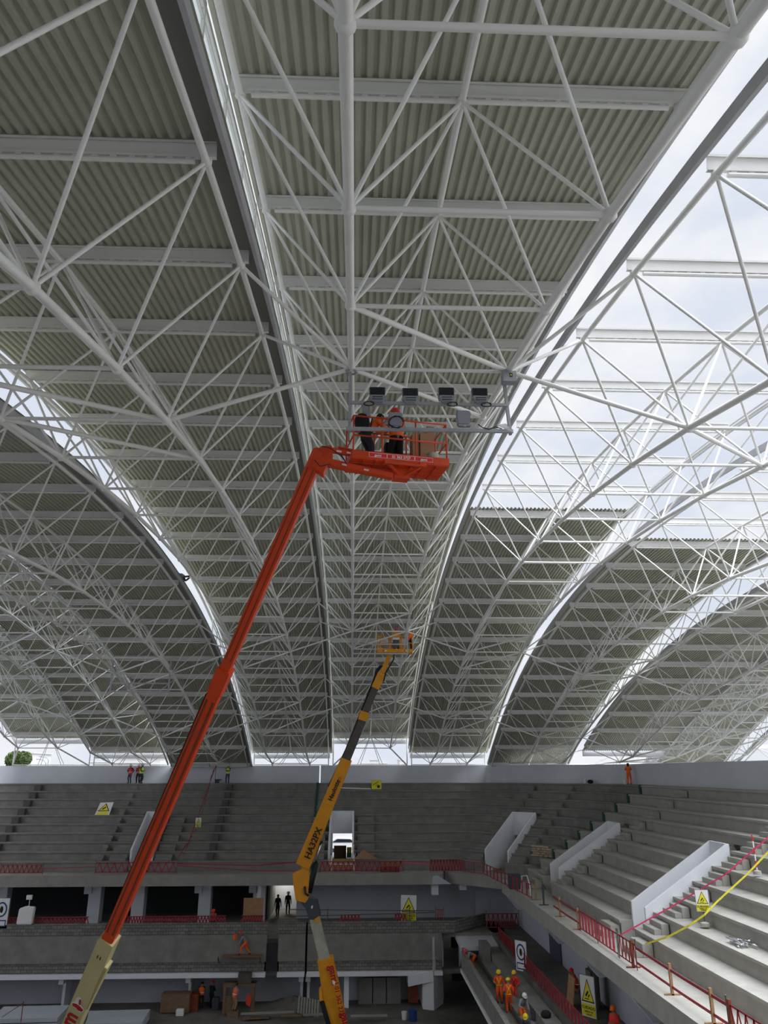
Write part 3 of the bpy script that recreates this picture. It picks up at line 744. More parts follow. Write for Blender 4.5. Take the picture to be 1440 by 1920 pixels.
    if helmet:
        hb = MB(); hb.lathe([(.138, .0), (.136, .05), (.114, .105), (.065, .14), (.01, .152)], (0, 0, 0), 14); hb.lathe([(.150, -.008), (.150, .006), (.12, .012)], (0, .012, 0), 14)
        hb.beam((-.0, .10, 0), (0, .19, -.012), .16, .012); hb.beam((0, -.09, .11), (0, .09, .11), .03, .05)
        Mx = Matrix((fx, fu.cross(fx), fu)).transposed().to_4x4(); Mx.translation = hd+fu*.045
        hb.xf(Mx).build('helmet', M[helmet], root, world=False, smooth=True)
    else:
        hb = MB(); hb.lathe([(.100, -.03), (.108, .03), (.095, .08), (.05, .112), (.01, .12)], (0, -.012, 0), 12)
        Mx = Matrix((fx, fu.cross(fx), fu)).transposed().to_4x4(); Mx.translation = hd+fu*.02
        hb.xf(Mx).build('hair', M['black'], root, world=False, smooth=True)
    def band(t0, t1, grow, nm, m, par, rings=6):
        vb = MB(); n = 14; vs = []
        sx = V((1, 0, 0)); sy = sx.cross(ax).normalized()
        for j in range(rings):
            t = t0+(t1-t0)*j/(rings-1); c = P+ax*t; w = (.185+.055*min(1, max(0, (t-.05)/.3)))+grow; d_ = .150+grow
            if t > .42: w -= (t-.42)*1.0; d_ -= (t-.42)*.8
            vs += [c+sx*w*math.cos(2*math.pi*k/n)+sy*d_*math.sin(2*math.pi*k/n) for k in range(n)]
        fs = [(j*n+k, j*n+(k+1) % n, (j+1)*n+(k+1) % n, (j+1)*n+k) for j in range(rings-1) for k in range(n)]
        vb.add(vs, fs); return vb.build(nm, m, par, world=False, smooth=True)
    if vest:
        vo = band(-.04, .50, .012, 'vest', M[vest], root)
        if stripe: band(.10, .15, .018, 'reflective_stripe', M['white'], vo, 2)
    if straps:
        vb = MB()
        for sg in (-1, 1):
            vb.path([P+ax*.02+V((sg*.12, -.135, 0)), P+ax*.28+V((sg*.03, -.165, 0)), P+ax*.47+V((-sg*.10, -.11, 0)), P+ax*.50+V((-sg*.10, .0, .03)), P+ax*.40+V((-sg*.11, .13, 0)), P+ax*.02+V((sg*.10, .14, 0))], .018, 6)
        vb.path([P+ax*.04+V((.17*math.cos(t), .145*math.sin(t), 0)) for t in [2*math.pi*k/12 for k in range(13)]], .02, 6)
        vb.build('safety_harness', M[straps], root, world=False, smooth=True)
    root.scale = (scale,)*3
    return root
PI = math.pi
STAND = dict()
def g(x, y, **k): return at(x, y, **k)
AK = ((-.22, .02, .98), (.22, .02, .98)); FR = ((-.10, .30, 1.12), (.10, .32, 1.10)); CROSS = ((.12, .17, 1.18), (-.12, .17, 1.15))
YP = 81.1
def on_top(px, **k):
    p = at(px, 1455, Y=YP); return V((p.x, YP, N0Z))
person('man with hands on hips in a red vest, leftmost of three at the wall', on_top(243), PI*.9, hands=AK, top='navy', legs='jean', helmet='whiteh', vest='redvest', elbow=(0, -.2, 0))
person('man in a dark red vest, middle one of the three at the wall', on_top(257)+V((0, .25, 0)), PI, hands=FR, top='navy', legs='navy', helmet='whiteh', vest='redvest')
person('man in a bright lime vest, rightmost of the trio at the wall', on_top(264.5)+V((0, -.25, 0)), -PI*.6, hands=FR, top='navy', legs='navy', helmet='whiteh', vest='lime', scale=1.04)
person('man with crossed arms in a lime vest standing alone at the far wall', on_top(426), PI, hands=CROSS, top='navy', legs='jean', helmet='whiteh', vest='lime', elbow=(0, .1, -.6))
p = at(1180, 1468, Z=N0Z); cpos = V((p.x, p.y, N0Z))
_r = 16.75; _best = min(((abs((b+n_*_r-cpos).length), b+n_*_r) for b, n_ in [station('mid', q/5) for q in range(-16, 17)]+[station('arc', 45+q*2.25) for q in range(0, 21)]), key=lambda t: t[0])
wp = at(1180, 1450, Y=0) if False else _best[1]
_c = [b+n_*16.75 for b, n_ in [station('mid', q/5) for q in range(-16, 17)]+[station('arc', 45+q) for q in range(0, 46)]]
_k = min(_c, key=lambda w: abs((w.x*math.cos(YAW)-w.y*math.sin(YAW))/((w.x*math.sin(YAW)+w.y*math.cos(YAW))*math.cos(PITCH)+N0Z*math.sin(PITCH))*FPX+720-1180))
WPX = V((_k.x, _k.y, N0Z))
person('worker in orange overalls and dark head cover painting the corner parapet wall', WPX, -.35, hands=((-.15, .3, 1.35), (.12, .42, 1.3)), top='orangev', legs='orangev', skin='black', elbow=(0, 0, -1))

# added fill light, out of sight, that brightens the corridor
ld_ = bpy.data.lights.new('corridor_fill', 'AREA'); ld_.energy = 40; ld_.size = .8; ld_.color = (1, .97, .92); lo_ = bpy.data.objects.new('corridor_fill', ld_); C.objects.link(lo_); lo_.location = (-6, 76.8, -8.85)
# workers in the doorway of the corridor
p = at(511, 1715, Z=-11.8); 
person('dark silhouette of a worker walking in the corridor, nearer of the two', V((-6.35, 73.9, -11.8)), PI*.95, hands=((-.3, .1, .85), (.26, .0, .85)), top='navy', legs='navy', feet=((-.1, .15), (.1, -.12)))
person('dark silhouette of a worker with pale waist stripe, farther back in the corridor', V((-5.6, 75.4, -11.8)), PI*1.05, top='navy', legs='navy', helmet='whiteh')
# ------------------------------------------------------------------ workers low down
p = at(455, 1765, Z=-12.6); person('worker in grey top and orange trousers striding along the block wall with a bucket', V((at(460, 1767, Y=65.6).x, 65.55, -13.0)), PI*.5, lean=38, pel=.83, hands=((-.2, .62, .62), (.2, .55, .72)), feet=((-.12, .38), (.12, -.36)), top='grey', legs='orangev', helmet='redh')
lb = MB(); q = at(443, 1752, Y=65.5); lb.lathe([(.13, 0), (.17, .32), (.16, .32), (.12, .02)], (q.x-.15, 65.45, q.z-.3), 12); one('bucket', lb, M['orangeh'], 'orange bucket carried by the worker at the block wall', 'bucket')
lg = MB(); lg.box((at(418, 1767, Y=65.6).x, 65.2, -13.12), (at(490, 1767, Y=65.6).x, 65.88, -13.02)); lg.beam((at(405, 1767, Y=65.6).x+.2, 65.9, -13.6), (at(405, 1767, Y=65.6).x+.2, 65.3, -13.1), .08, .08); lg.beam((at(495, 1767, Y=65.6).x-.3, 65.9, -13.6), (at(495, 1767, Y=65.6).x-.3, 65.3, -13.1), .08, .08)
one('work_platform', lg, M['woodd'], 'narrow plank platform on the face of the block wall', 'platform')
p = at(399, 1722, Y=68); person('worker in red helmet half hidden behind the red tape on the upper floor', V((p.x, 68, -11.8)), PI, hands=FR, top='redvest', legs='navy', helmet='redh', lean=20, pel=.75)
for (px, dy, lab, kw) in ((375, 0, 'worker in a bright orange vest with pale belt, back turned, ground floor left', dict(top='navy', legs='navy', vest='orangev', rz=0)),
                      (394, .2, 'worker in black clothes and red cap standing beside the man in orange vest', dict(top='black', legs='black', helmet='redh', rz=-.5))):
    p = at(px, 1909, Z=ZF); rz = kw.pop('rz'); person(lab, V((at(px, 1880, Y=66.9+dy).x, 66.9+dy, ZF)), rz, hands=FR, **kw)
person('worker in an orange and white vest standing at the rough workbench', V((at(437, 1880, Y=64.8).x, 64.8, ZF+.35)), -.9, hands=FR, top='grey', legs='wood', vest='orangev', lean=15)
def rl(px, py, zh): return at(px, py, Z=zh)
def rperson(label, px, py, zfloor, hh, rz, **k):
    p = at(px, py, Z=zfloor+hh); return person(label, V((p.x, p.y, zfloor)), rz, **k)
rperson('worker in orange overalls and yellow helmet, leftmost of the three standing together', 933, 1824, -13.2, 1.62, PI*.95, hands=((-.36, .12, .86), (.22, .2, 1.1)), helmet='yelh', top='orange', legs='orange', straps='ysign')
rperson('worker in orange overalls with a yellow harness on his back, nearest of the three', 951, 1840, -13.2, 1.62, -.1, hands=((-.25, .2, 1.0), (.25, .2, 1.0)), helmet='yelh', top='orange', legs='orange', straps='ysign')
rperson('worker in faded red overalls and yellow helmet, right hand one of the three', 963, 1825, -13.2, 1.62, PI*.8, hands=((-.2, .2, 1.0), (.2, .1, .85)), helmet='yelh', top='redvest', legs='redvest', straps='navy')
rperson('worker in grey shirt and white helmet leaning forward over the lower row', 975, 1868, -13.2, 1.35, PI*1.1, lean=35, pel=.85, hands=((-.15, .55, .8), (.2, .5, .9)), helmet='whiteh', top='grey', legs='orangev')
rperson('worker in pink helmet and orange trousers bending over at the landing', 888, 1785, -13.2, 1.0, PI*.55, lean=75, pel=.82, hands=((-.15, .6, .35), (.2, .55, .4)), helmet='pink', top='grey', legs='orangev')
rperson('worker in red overalls squatting by the white wall behind the barrier', 1080, 1823, -11.8, 1.05, PI*.4, lean=25, pel=.42, hands=((-.1, .5, .5), (.15, .5, .45)), feet=((-.15, .15), (.15, .2)), helmet='redh', top='redvest', legs='redvest', straps='white')
rperson('worker with an orange helmet at the bottom edge of the picture', 1150, 1893, -11.8, 1.62, PI*.7, hands=FR, helmet='orangeh', top='redvest', legs='jean', vest='redvest')
rperson('worker in dark clothes with a yellow helmet crouching among the tools', 985, 1905, -13.2, 1.0, PI*.9, lean=40, pel=.5, hands=((-.1, .5, .5), (.15, .5, .45)), feet=((-.15, .1), (.15, .15)), helmet='yelh', top='jean', legs='navy')
p = Tn(-2, 2, 12); q = at(345, 1085, X=RX0-RW-.2)
person('worker in blue lying over the curved roof edge against the sky', V((RX0-RW-.35, q.y, q.z-.15)), PI*.5, lean=78, pel=.45, hands=((-.1, .75, .2), (.15, .8, .35)), feet=((-.12, -.55, .35), (.12, -.5, .3)), helmet='blueh', top='blue', legs='navy', scale=.9)

# ------------------------------------------------------------------ red boom lift
Pt = V((-.94, 17.6, 7.49)); Db = V((-7.69, 10.4, -14.92)); Bp = lambda t: Pt+Db*t
bu = V((0, -1, 0))
root = thing('boom_lift', 'red and cream telescopic boom lift rising across the picture with a red work basket', 'boom lift', (Bp(1.47).x, Bp(1.47).y, ZF))
mb = MB(); mb.beam(Bp(-.005), Bp(.36), .31, .30, bu, .27, .30); mb.build('fly_boom', M['red'], root, bevel=.02)
mb = MB(); mb.beam(Bp(.325), Bp(.365), .38, .42, bu); 
mb.beam(Bp(.36), Bp(.83), .33, .37, bu, .36, .38); mid = mb.build('mid_boom', M['red'], root, bevel=.02)
dn = Db.normalized(); sa = dn.cross(bu).normalized(); sa = sa if sa.x > 0 else -sa; sb = sa.cross(dn).normalized(); sb = sb if sb.y < 0 else -sb
for sg in (-1, 1):
    mb = MB(); mb.beam(Bp(.375)+sa*sg*.095+sb*.19, Bp(.80)+sa*sg*.095+sb*.19, .055, .008, bu); mb.build('wear_channel', M['redd'], mid)
    mb = MB(); mb.beam(Bp(.02)+sa*sg*.075+sb*.152, Bp(.31)+sa*sg*.075+sb*.152, .03, .006, bu); mb.build('wear_channel', M['redd'], mid)
mb = MB(); mb.beam(Bp(.37)+sa*(-.19), Bp(.80)+sa*(-.19), .03, .3, bu); mb.build('cable_carrier', M['rubber'], root)
mb = MB(); mb.beam(Bp(.815), Bp(1.44), .50, .50, bu, .55, .54); mb.beam(Bp(.86)+sa*.30, Bp(.95)+sa*.27, .10, .34, bu, .02, .3); cm = mb.build('base_boom', M['cream'], root, bevel=.015)
mb = MB()
for q in (-.05, .05): mb.beam(Bp(.845)+sa*q+sb*.25-dn*.06, Bp(.845)+sa*q+sb*.25+dn*.06, .03, .012, bu)
mb.build('bolt_slots', M['blk'], cm)
# emblem and lettering on the cream boom (front face)
fo = Bp(1.06)+sb*.292; up_ = -dn; rt_ = sa if sa.x > 0 else -sa
wm = M['wsign']
mb = MB()
def face_poly(c, pts, s_, lift, m): 
    b_ = MB(); b_.prism([c+rt_*x*s_+up_*y*s_+sb*lift for x, y in pts], sb*.003); return b_
hc = Bp(.945)+sb*.262-rt_*.02
em = face_poly(hc, [(-.20, -.12), (-.24, .02), (-.14, .10), (-.14, .30), (-.04, .40), (.05, .34), (.02, .22), (.12, .10), (.30, .0), (.28, -.14), (.12, -.20), (.02, -.14)], .85, 0, wm); em.build('emblem_outline', wm, cm)
em = face_poly(hc, [(-.18, -.10), (-.20, .0), (-.06, .06), (.10, .04), (.26, -.02), (.24, -.12), (.10, -.16), (.0, -.11)], .85, .006, wm); em.add(*[(lambda q: (q.v, q.f))(face_poly(hc, [(-.02, .30), (.03, .33), (.09, .12), (.04, .07), (.0, .16)], .85, .006, wm))][0]); em.build('emblem_head', M['redprint'], cm)
text('gam', .68, Bp(.962)+sb*.272+rt_*.13, up_, -rt_, M['redprint'], cm, depth=.006, align='RIGHT')
mb = MB(); tb = Bp(1.47); mb.box((tb.x-1.3, tb.y-1.2, ZF+1.3), (tb.x+1.5, tb.y+2.6, ZF+2.4)); mb.build('turntable', M['cream'], root, bevel=.08)
mb = MB(); mb.box((tb.x-1.2, tb.y-2.2, ZF+.5), (tb.x+1.2, tb.y+2.6, ZF+1.3)); mb.build('chassis', M['char'], root, bevel=.05)
for sx in (-1, 1):
    for sy in (-1.6, 2.0): mb = MB(); mb.tube((tb.x+sx*1.2, tb.y+sy, ZF+.52), (tb.x+sx*1.65, tb.y+sy, ZF+.52), .52, n=20); mb.build('wheel', M['rubber'], root)
# knuckle and jib
def pj(x, y, Y): return at(x, y, Y=Y)
kn = [pj(590, 846, 17.5), pj(602, 836, 17.5), pj(622, 834, 17.5), pj(624, 850, 17.5), pj(612, 872, 17.5), pj(606, 888, 17.5), pj(584, 872, 17.5)]
mb = MB(); mb.prism(kn, (0, .34, 0)); mb.build('knuckle', M['red'], root, bevel=.015)
mb = MB(); mb.beam(pj(612, 842, 17.6), pj(664, 852, 17.7), .10, .13); mb.beam(pj(612, 842, 17.85), pj(664, 852, 17.95), .10, .13); mb.beam(pj(612, 867, 17.68), pj(736, 894, 18.0), .24, .17, w2=.2, h2=.13)
mb.beam(pj(634, 838, 17.7), pj(664, 845, 17.8), .06, .05)
jb = mb.build('jib', M['red'], root, bevel=.01)
for (x, y, a_) in ((636, 846, 1), (655, 849, 1), (646, 871, 0), (687, 881, 0)):
    mb = MB(); yy = 17.53 if a_ else 17.545+(x-612)*.0025; c = pj(x, y, yy); mb.beam(c-V((.06, 0, -.012)), c+V((.06, 0, -.012)), .006, .045); mb.build('white_label', M['wsign'], jb)
mb = MB(); mb.path([pj(604, 836, 17.45), pj(620, 840, 17.4), pj(640, 855, 17.5), pj(650, 870, 17.5), pj(640, 852, 17.8)], .012); mb.path([pj(590, 862, 17.46), pj(600, 874, 17.42), pj(620, 870, 17.5)], .012); mb.build('hose', M['rubber'], root)
# basket
A = at(660, 857, Y=17.45); B = at(842, 874, Z=A.z); bz = math.atan2(B.y-A.y, B.x-A.x); BL = (B-A).length; BD = 1.0
bk = bpy.data.objects.new('basket', None); C.objects.link(bk); bk.parent = root; bk.location = A-root.location; bk.rotation_euler = (0, 0, bz)
def bpart(name, mb, m, **k):
    o = mb.build(name, m, None, world=False, **k); o.parent = bk; return o
# local frame: x along the front, y away from the viewer, z up
mb = MB(); mb.box((0, 0, -.02), (BL, BD, .02))
for i in range(1, 8): mb.box((i*BL/8-.015, .02, -.05), (i*BL/8+.015, BD-.02, -.02))
for i in range(1, 4): mb.box((.02, i*BD/4-.01, -.045), (BL-.02, i*BD/4+.01, -.02))
bpart('floor_plate', mb, M['red'])
mb = MB()
for (lo, hi) in (((0, -.01, 0), (BL, .02, .2)), ((0, BD-.02, 0), (BL, BD+.01, .2)), ((-.01, 0, 0), (.02, BD, .2)), ((BL-.02, 0, 0), (BL+.01, BD, .2))): mb.box(lo, hi)
tbd = bpart('toe_board', mb, M['red'], bevel=.006)
mb = MB(); r_ = .022; H = 1.15
for z in (H, .62):
    mb.path([(.04, .03, z), (.04, BD-.03, z)], r_); mb.path([(.04, .03, z), (BL-.04, .03, z)], r_); mb.path([(BL-.04, .03, z), (BL-.04, BD-.03, z)], r_)
    mb.path([(.04, BD-.03, z), (BL-.04, BD-.03, z)], r_)
for x in (.04, BL*.31, BL*.66, BL-.04):
    for y in (.03, BD-.03): mb.tube((x, y, .1), (x, y, H), r_)
bpart('guard_rail', mb, M['red'], smooth=True)
mb = MB(); mb.beam((BL*.36, -.02, -.07), (BL*.72, -.02, -.07), .05, .06); mb.beam((BL*.37, 0, -.08), (BL*.52, .35, -.24), .06, .06); mb.beam((BL*.71, 0, -.08), (BL*.56, .35, -.24), .06, .06); mb.box((BL*.33, -.04, -.1), (BL*.40, .05, .02)); mb.box((BL*.69, -.04, -.1), (BL*.76, .05, .02)); mb.box((BL*.46, .3, -.32), (BL*.62, .6, -.02))
bpart('basket_mount', mb, M['red'])
mb = MB(); mb.box((BL*.17, -.018, .045), (BL*.83, -.0105, .165)); lbz = bpart('red_label', mb, M['redh'])
mb = MB()
for (x0, x1) in ((.17, .355), (.355, .64), (.64, .83)):
    mb.box((BL*x0, -.020, .045), (BL*x1, -.018, .053)); mb.box((BL*x0, -.020, .157), (BL*x1, -.018, .165)); mb.box((BL*x0, -.020, .045), (BL*x0+.008, -.018, .165)); mb.box((BL*x1-.008, -.020, .045), (BL*x1, -.018, .165))
bpart('label_border', mb, M['white'])
for tx, x in (('gami', .262), ('01 362 2727', .50), ('gami', .735)):
    text(tx, .095, (BL*x, -.021, .072), (1, 0, 0), (0, 0, 1), M['white'], bk, 'lettering', .001, 'CENTER', world=False)
def bw(x, y, z=0.02): return root.location+bk.location+V((x*math.cos(bz)-y*math.sin(bz), x*math.sin(bz)+y*math.cos(bz), z))
bpy.context.view_layer.update()
person('worker with a dark backpack stooping at the left end of the red basket', bw(.42, .5), bz-PI*.45, lean=42, pel=.90, hands=((-.05, .75, 1.15), (.2, .7, 1.05)), top='orangev', legs='navy', straps='black', scale=.97)
person('worker in orange vest and red helmet, back turned, in the middle of the red basket', bw(1.28, .55), bz+.15, hands=((-.3, .25, 1.2), (.2, .3, 1.1)), top='grey', legs='black', helmet='redh', vest='orangev', lean=6, scale=.98)
mb = MB(); c = bw(.42, .35, 1.02); mb.ball((c.x-.10, c.y-.02, c.z+.12), .24, 12, 0, (.85, .7, 1.05)); mb.path([(c.x-.0, c.y-.1, c.z+.3), (c.x+.16, c.y-.12, c.z+.2), (c.x+.12, c.y-.1, c.z-.05)], .02); one('backpack', mb, M['black'], 'black backpack on the stooping worker in the red basket', 'backpack', smooth=True)
mb = MB(); c = at(684, 765, Y=17.7); mb.prism([c+V((-.10, 0, .22)), c+V((.02, 0, .2)), c+V((.17, .02, -.22)), c+V((.10, .02, -.26)), c+V((-.09, 0, .05))], (0, .03, 0)); one('face_shield', mb, M['lampg'], 'grey oval plate held up by the stooping worker', 'plate')
for (x0, x1, h, d, lab) in ((1.62, 1.80, .90, .55, 'tall brown carton in the red basket, leftmost of the upright ones'), (1.82, 2.06, .92, .5, 'tall brown carton in the red basket, widest of the upright ones'), (2.08, 2.28, 1.25, .75, 'tallest dark brown carton in the right corner of the red basket')):
    mb = MB(); q = [bw(x0, d-.3), bw(x1, d-.3), bw(x1, d-.05), bw(x0, d-.05)]; mb.prism(q, (0, 0, h)); one('carton', mb, M['card'], lab, 'box', bevel=.006)
for i in range(3):
    mb = MB(); mb.lathe([(.15, 0), (.155, .03), (.155, .09), (.15, .12), (.06, .12)], bw(2.16, .24, .02+i*.125), 14); one('cable_coil', mb, M['cream'] if i == 0 else M['yel2'], ('cream cable coil lying lowest in the right corner of the red basket', 'pale cable coil in the middle of the small stack in the red basket', 'pale cable coil topmost in the small stack in the red basket')[i], 'cable coil')
mb = MB(); q = [bw(.02+.16, .62), bw(.16, .9), bw(1.0, .9), bw(1.0, .62)]; mb.prism(q, (0, 0, .22)); one('carton', mb, M['card'], 'low flat brown carton lying on the red basket floor at left', 'box')
mb = MB(); q = [bw(1.02, .70), bw(1.5, .70), bw(1.5, .95), bw(1.02, .95)]; mb.prism(q, (0, 0, .8)); one('equipment_case', mb, M['black'], 'black equipment case behind the worker in the red basket', 'case', bevel=.02)

# ------------------------------------------------------------------ floodlight frame and lamps
n0 = Bn(0, 0, 2); n1 = Bn(0, 1, 2); YF = n0.y
fr = thing('lighting_gantry', 'galvanised frame hung under the roof carrying the floodlights', 'lighting frame', (n0.x, YF, at(658, 805, Y=YF).z))
def fpart(nm, p, q, w, h): mb = MB(); mb.beam(p, q, w, h); return mb.build(nm, M['alu'], fr, bevel=.004)
lx = n0.x-.02; zb = at(658, 806, Y=YF).z; zt = at(658, 757, Y=YF).z
fpart('post', V((lx, YF, n0.z-.1)), V((lx, YF, zb-.05)), .11, .07)
rx = at(946, 720, Y=YF).x; rb = at(957, 808, Y=YF)
fpart('post', V((rx, YF, at(946, 722, Y=YF).z)), V((rb.x, YF, zb-.06)), .09, .07)
fpart('cross_bar', V((lx, YF-.06, zt)), V((rb.x-.04, YF-.06, zt)), .06, .075)
fpart('cross_bar', V((lx-.08, YF-.06, zb)), V((rb.x+.05, YF-.06, zb)), .06, .085)
mb = MB()
for k_ in range(10): mb.ball(n0+V((math.cos(k_*.63)*.13, math.sin(k_*.63)*.13, -.1+.02*(k_ % 3))), .035, 6)
mb.path([n0+V((.14*math.cos(t), .14*math.sin(t), -.08)) for t in [k_*.6 for k_ in range(12)]], .02, 6); mb.build('hanging_clamp', M['alu'], fr)
for tt in (.05, .35): 
    mb = MB(); mb.box((lx-.012, YF-.05, zt-tt-.02), (lx+.012, YF-.034, zt-tt+.02)); mb.build('bolt_hole', M['blk'], fr)
def floodlight(px, py, label, kind=0, cable=True, z=None):
    c = at(px, py, Y=YF-.1); r = thing('floodlight', label, 'floodlight', c, 0, 'floodlights on the hanging frame')
    def lp(nm, mb, m, **k): o = mb.build(nm, m, None, world=False, **k); o.parent = r; return o
    if kind == 0:
        mb = MB(); mb.prism([(-.18, .0, .08), (.18, .0, .08), (.195, .0, .37), (-.195, .0, .37)], (0, .16, 0)); lp('housing', mb, M['lampg'], bevel=.012)
        mb = MB()
        for i in range(17): x = -.16+i*.02; mb.box((x-.004, -.03, .15), (x+.004, .0, .355))
        mb.box((-.175, -.004, .14), (.175, .0, .36)); lp('cooling_fins', mb, M['lampd'])
        mb = MB(); mb.prism([(-.12, -.08, -.05), (.12, -.08, -.05), (.175, -.08, .06), (.175, -.08, .13), (-.175, -.08, .13), (-.175, -.08, .06)], (0, .12, 0)); mb.box((-.09, -.10, -.035), (.09, -.08, .09)); lp('gear_box', mb, M['lampg'], bevel=.008)
        mb = MB(); mb.tube((-.12, -.11, .06), (.12, -.11, .06), .008); mb.tube((-.12, -.11, .0), (.12, -.11, .0), .008); lp('clamp_bolts', mb, M['blk'])
        mb = MB(); mb.beam((-.20, .05, .12), (-.15, .03, -.10), .03, .012); mb.beam((.20, .05, .12), (.15, .03, -.10), .03, .012); mb.beam((-.15, .03, -.10), (.15, .03, -.10), .05, .012); lp('yoke', mb, M['alu'])
    else:
        mb = MB(); mb.prism([(-.16, 0, -.18), (.12, 0, -.18), (.16, 0, .16), (.10, 0, .19), (-.17, 0, .19), (-.18, 0, 0)], (0, .16, 0)); lp('housing', mb, M['lampg'], bevel=.02)
        mb = MB(); mb.box((-.14, -.015, -.215), (.14, .10, -.18)); mb.box((-.03, -.02, -.25), (.03, .02, -.18)); lp('yoke', mb, M['alu'])
    if cable:
        mb = MB(); sx = -.2 if kind == 0 and cable == 1 else (.12 if kind == 0 else .0); R_ = .10 if kind == 0 else .15
        pts = []
        for k_ in range(30):
            t = k_*.62; rr = R_*(1+.13*math.sin(k_*1.7)); pts.append((sx+rr*1.15*math.cos(t)-.0, -.10-.012*math.sin(k_), -.12+rr*(.55 if kind == 0 else 1)*math.sin(t)))
        mb.path(pts, .009, 6); lp('cable', mb, M['rubber'], smooth=True)
    return r
floodlight(708, 752, 'floodlight on the upper bar, nearest the left post', cable=1)
floodlight(770, 754, 'floodlight on the upper bar, second from the left post', cable=0)
floodlight(838, 753, 'floodlight on the upper bar, second from the right post', cable=2)
floodlight(901, 754, 'floodlight on the upper bar, nearest the right post, with a cable coil', cable=2)
floodlight(743, 786, 'grey floodlight on the lower bar with black cable loops, before the worker', 1, 1)
floodlight(871, 783, 'grey floodlight on the lower bar at right, without cable loops', 1, 0)
c = at(953, 712, Y=YF-.1); bx = thing('control_box', 'grey control box with a yellow warning sticker on the floodlight frame', 'electrical box', c)
mb = MB(); mb.box((c.x-.17, YF-.28, c.z-.15), (c.x+.17, YF-.08, c.z+.14)); mb.build('box_body', M['lampg'], bx, bevel=.01)
mb = MB(); mb.box((c.x-.16, YF-.29, c.z-.14), (c.x+.16, YF-.28, c.z+.13)); mb.build('door', M['alu'], bx)
mb = MB(); mb.box((c.x+.0, YF-.296, c.z-.03), (c.x+.07, YF-.29, c.z+.07)); st = mb.build('sticker', M['blk'], bx)
mb = MB(); mb.prism([(c.x+.01, YF-.299, c.z+.0), (c.x+.06, YF-.299, c.z+.0), (c.x+.035, YF-.299, c.z+.05)], (0, .003, 0)); mb.build('warning_triangle', M['ysign'], st)
mb = MB(); q = at(905, 802, Y=YF-.1); mb.path([q+V((-.1, 0, .08)), q+V((0, 0, .0)), q+V((.15, 0, -.04)), q+V((.3, 0, .02)), q+V((.45, -.02, -.03))], .012, 6); one('loose_cable', mb, M['rubber'], 'black cable lying along the lower bar at right', 'cable')
mb = MB(); mb.prism([q+V((.33, -.03, .06)), q+V((.55, -.03, .1)), q+V((.62, -.05, -.03)), q+V((.72, -.03, -.14)), q+V((.5, -.03, -.02))], (0, .02, 0)); one('plastic_wrap', mb, M['white'], 'white scrap of plastic wrap tied to the lower bar', 'wrap')

# ------------------------------------------------------------------ yellow lift
yl = thing('boom_lift', 'amber articulated boom lift with small yellow basket in the middle distance', 'boom lift', (-.6, 61, ZF))
def yp(x, y, Y): return at(x, y, Y=Y)
T1 = yp(737, 1212, 56.6); T2 = yp(716, 1262, 56.9); T3 = yp(703, 1290, 57.1); T4 = yp(684, 1340, 57.4); T5 = yp(646, 1430, 58); T6 = yp(567, 1622, 59)
mb = MB(); mb.beam(T1, T2, .30, .26, bu, .34, .3); mb.build('jib', M['yel'], yl)
mb = MB(); mb.beam(T2, T3, .58, .5, bu, .58, .5); mb.build('boom_head', M['yel'], yl)
mb = MB(); mb.beam(T3, yp(683, 1338, 57.4), .50, .44, bu); mb.build('fly_boom', M['dsteel'], yl)
mb = MB(); mb.beam(yp(684, 1334, 57.35), yp(679, 1350, 57.45), .66, .58, bu); mb.build('boom_collar', M['yel'], yl)
mb = MB(); mb.beam(yp(680, 1348, 57.45), T5, .56, .5, bu, .60, .54); mb.build('mid_boom', M['dsteel'], yl)
mb = MB(); mb.beam(yp(649, 1423, 57.95), T6, .80, .66, bu, 1.02, .8); ub = mb.build('upper_boom', M['yel'], yl, bevel=.02)
yd_ = (T6-T5).normalized(); ya = yd_.cross(bu).normalized(); yb_ = ya.cross(yd_).normalized(); yr = ya if ya.x > 0 else -ya
if yb_.y > 0: yb_ = -yb_
text('Haulotte', .43, yp(621, 1502, 58.45)+V((0, -.5, 0)), -yd_, (-yd_).cross(V((0, 1, 0))) if False else V((0, 1, 0)).cross(yd_)*1.0, M['blk'], ub, depth=.006)
text('HA32PX', .60, yp(580, 1610, 58.9)+V((0, -.55, 0)), -yd_, V((0, 1, 0)).cross(yd_), M['blk'], ub, depth=.006)
mb = MB(); lc = yp(636, 1462, 58.2)+V((0, -.45, 0)); mb.path([lc+V((.10*math.cos(t), 0, .17*math.sin(t))) for t in [k_*.5 for k_ in range(12)]], .02, 6); mb.build('emblem', M['redprint'], ub)
mb = MB()
pts = [yp(720, 1250, 56.8), yp(712, 1249, 56.8), yp(706, 1256, 56.9), yp(700, 1275, 57), yp(672, 1345, 57.4), yp(648, 1405, 57.8), yp(615, 1475, 58.3)]
mb.path(pts, .07, 8); mb.path([p_+V((.14, .05, 0)) for p_ in pts], .05, 8); mb.build('hose_bundle', M['rubber'], yl, smooth=True)
mb = MB(); mb.path([T1+V((.12, -.2, -.1)), T1+V((.0, -.25, -1.0)), T2+V((.25, -.25, .0)), T2+V((.1, -.2, -.6))], .05, 6); mb.build('jib_hose', M['rubber'], yl)
kp = [(551, 1640), (566, 1634), (585, 1640), (579, 1620), (586, 1650), (583, 1672), (578, 1690), (570, 1694), (556, 1690), (551, 1662)]
mb = MB(); mb.prism([yp(x, y, 58.8) for x, y in ((547, 1638), (563, 1632), (566, 1616), (577, 1622), (579, 1648), (577, 1685), (571, 1693), (553, 1688), (549, 1662))], (0, .9, 0)); mb.build('knuckle', M['yel'], yl, bevel=.03)
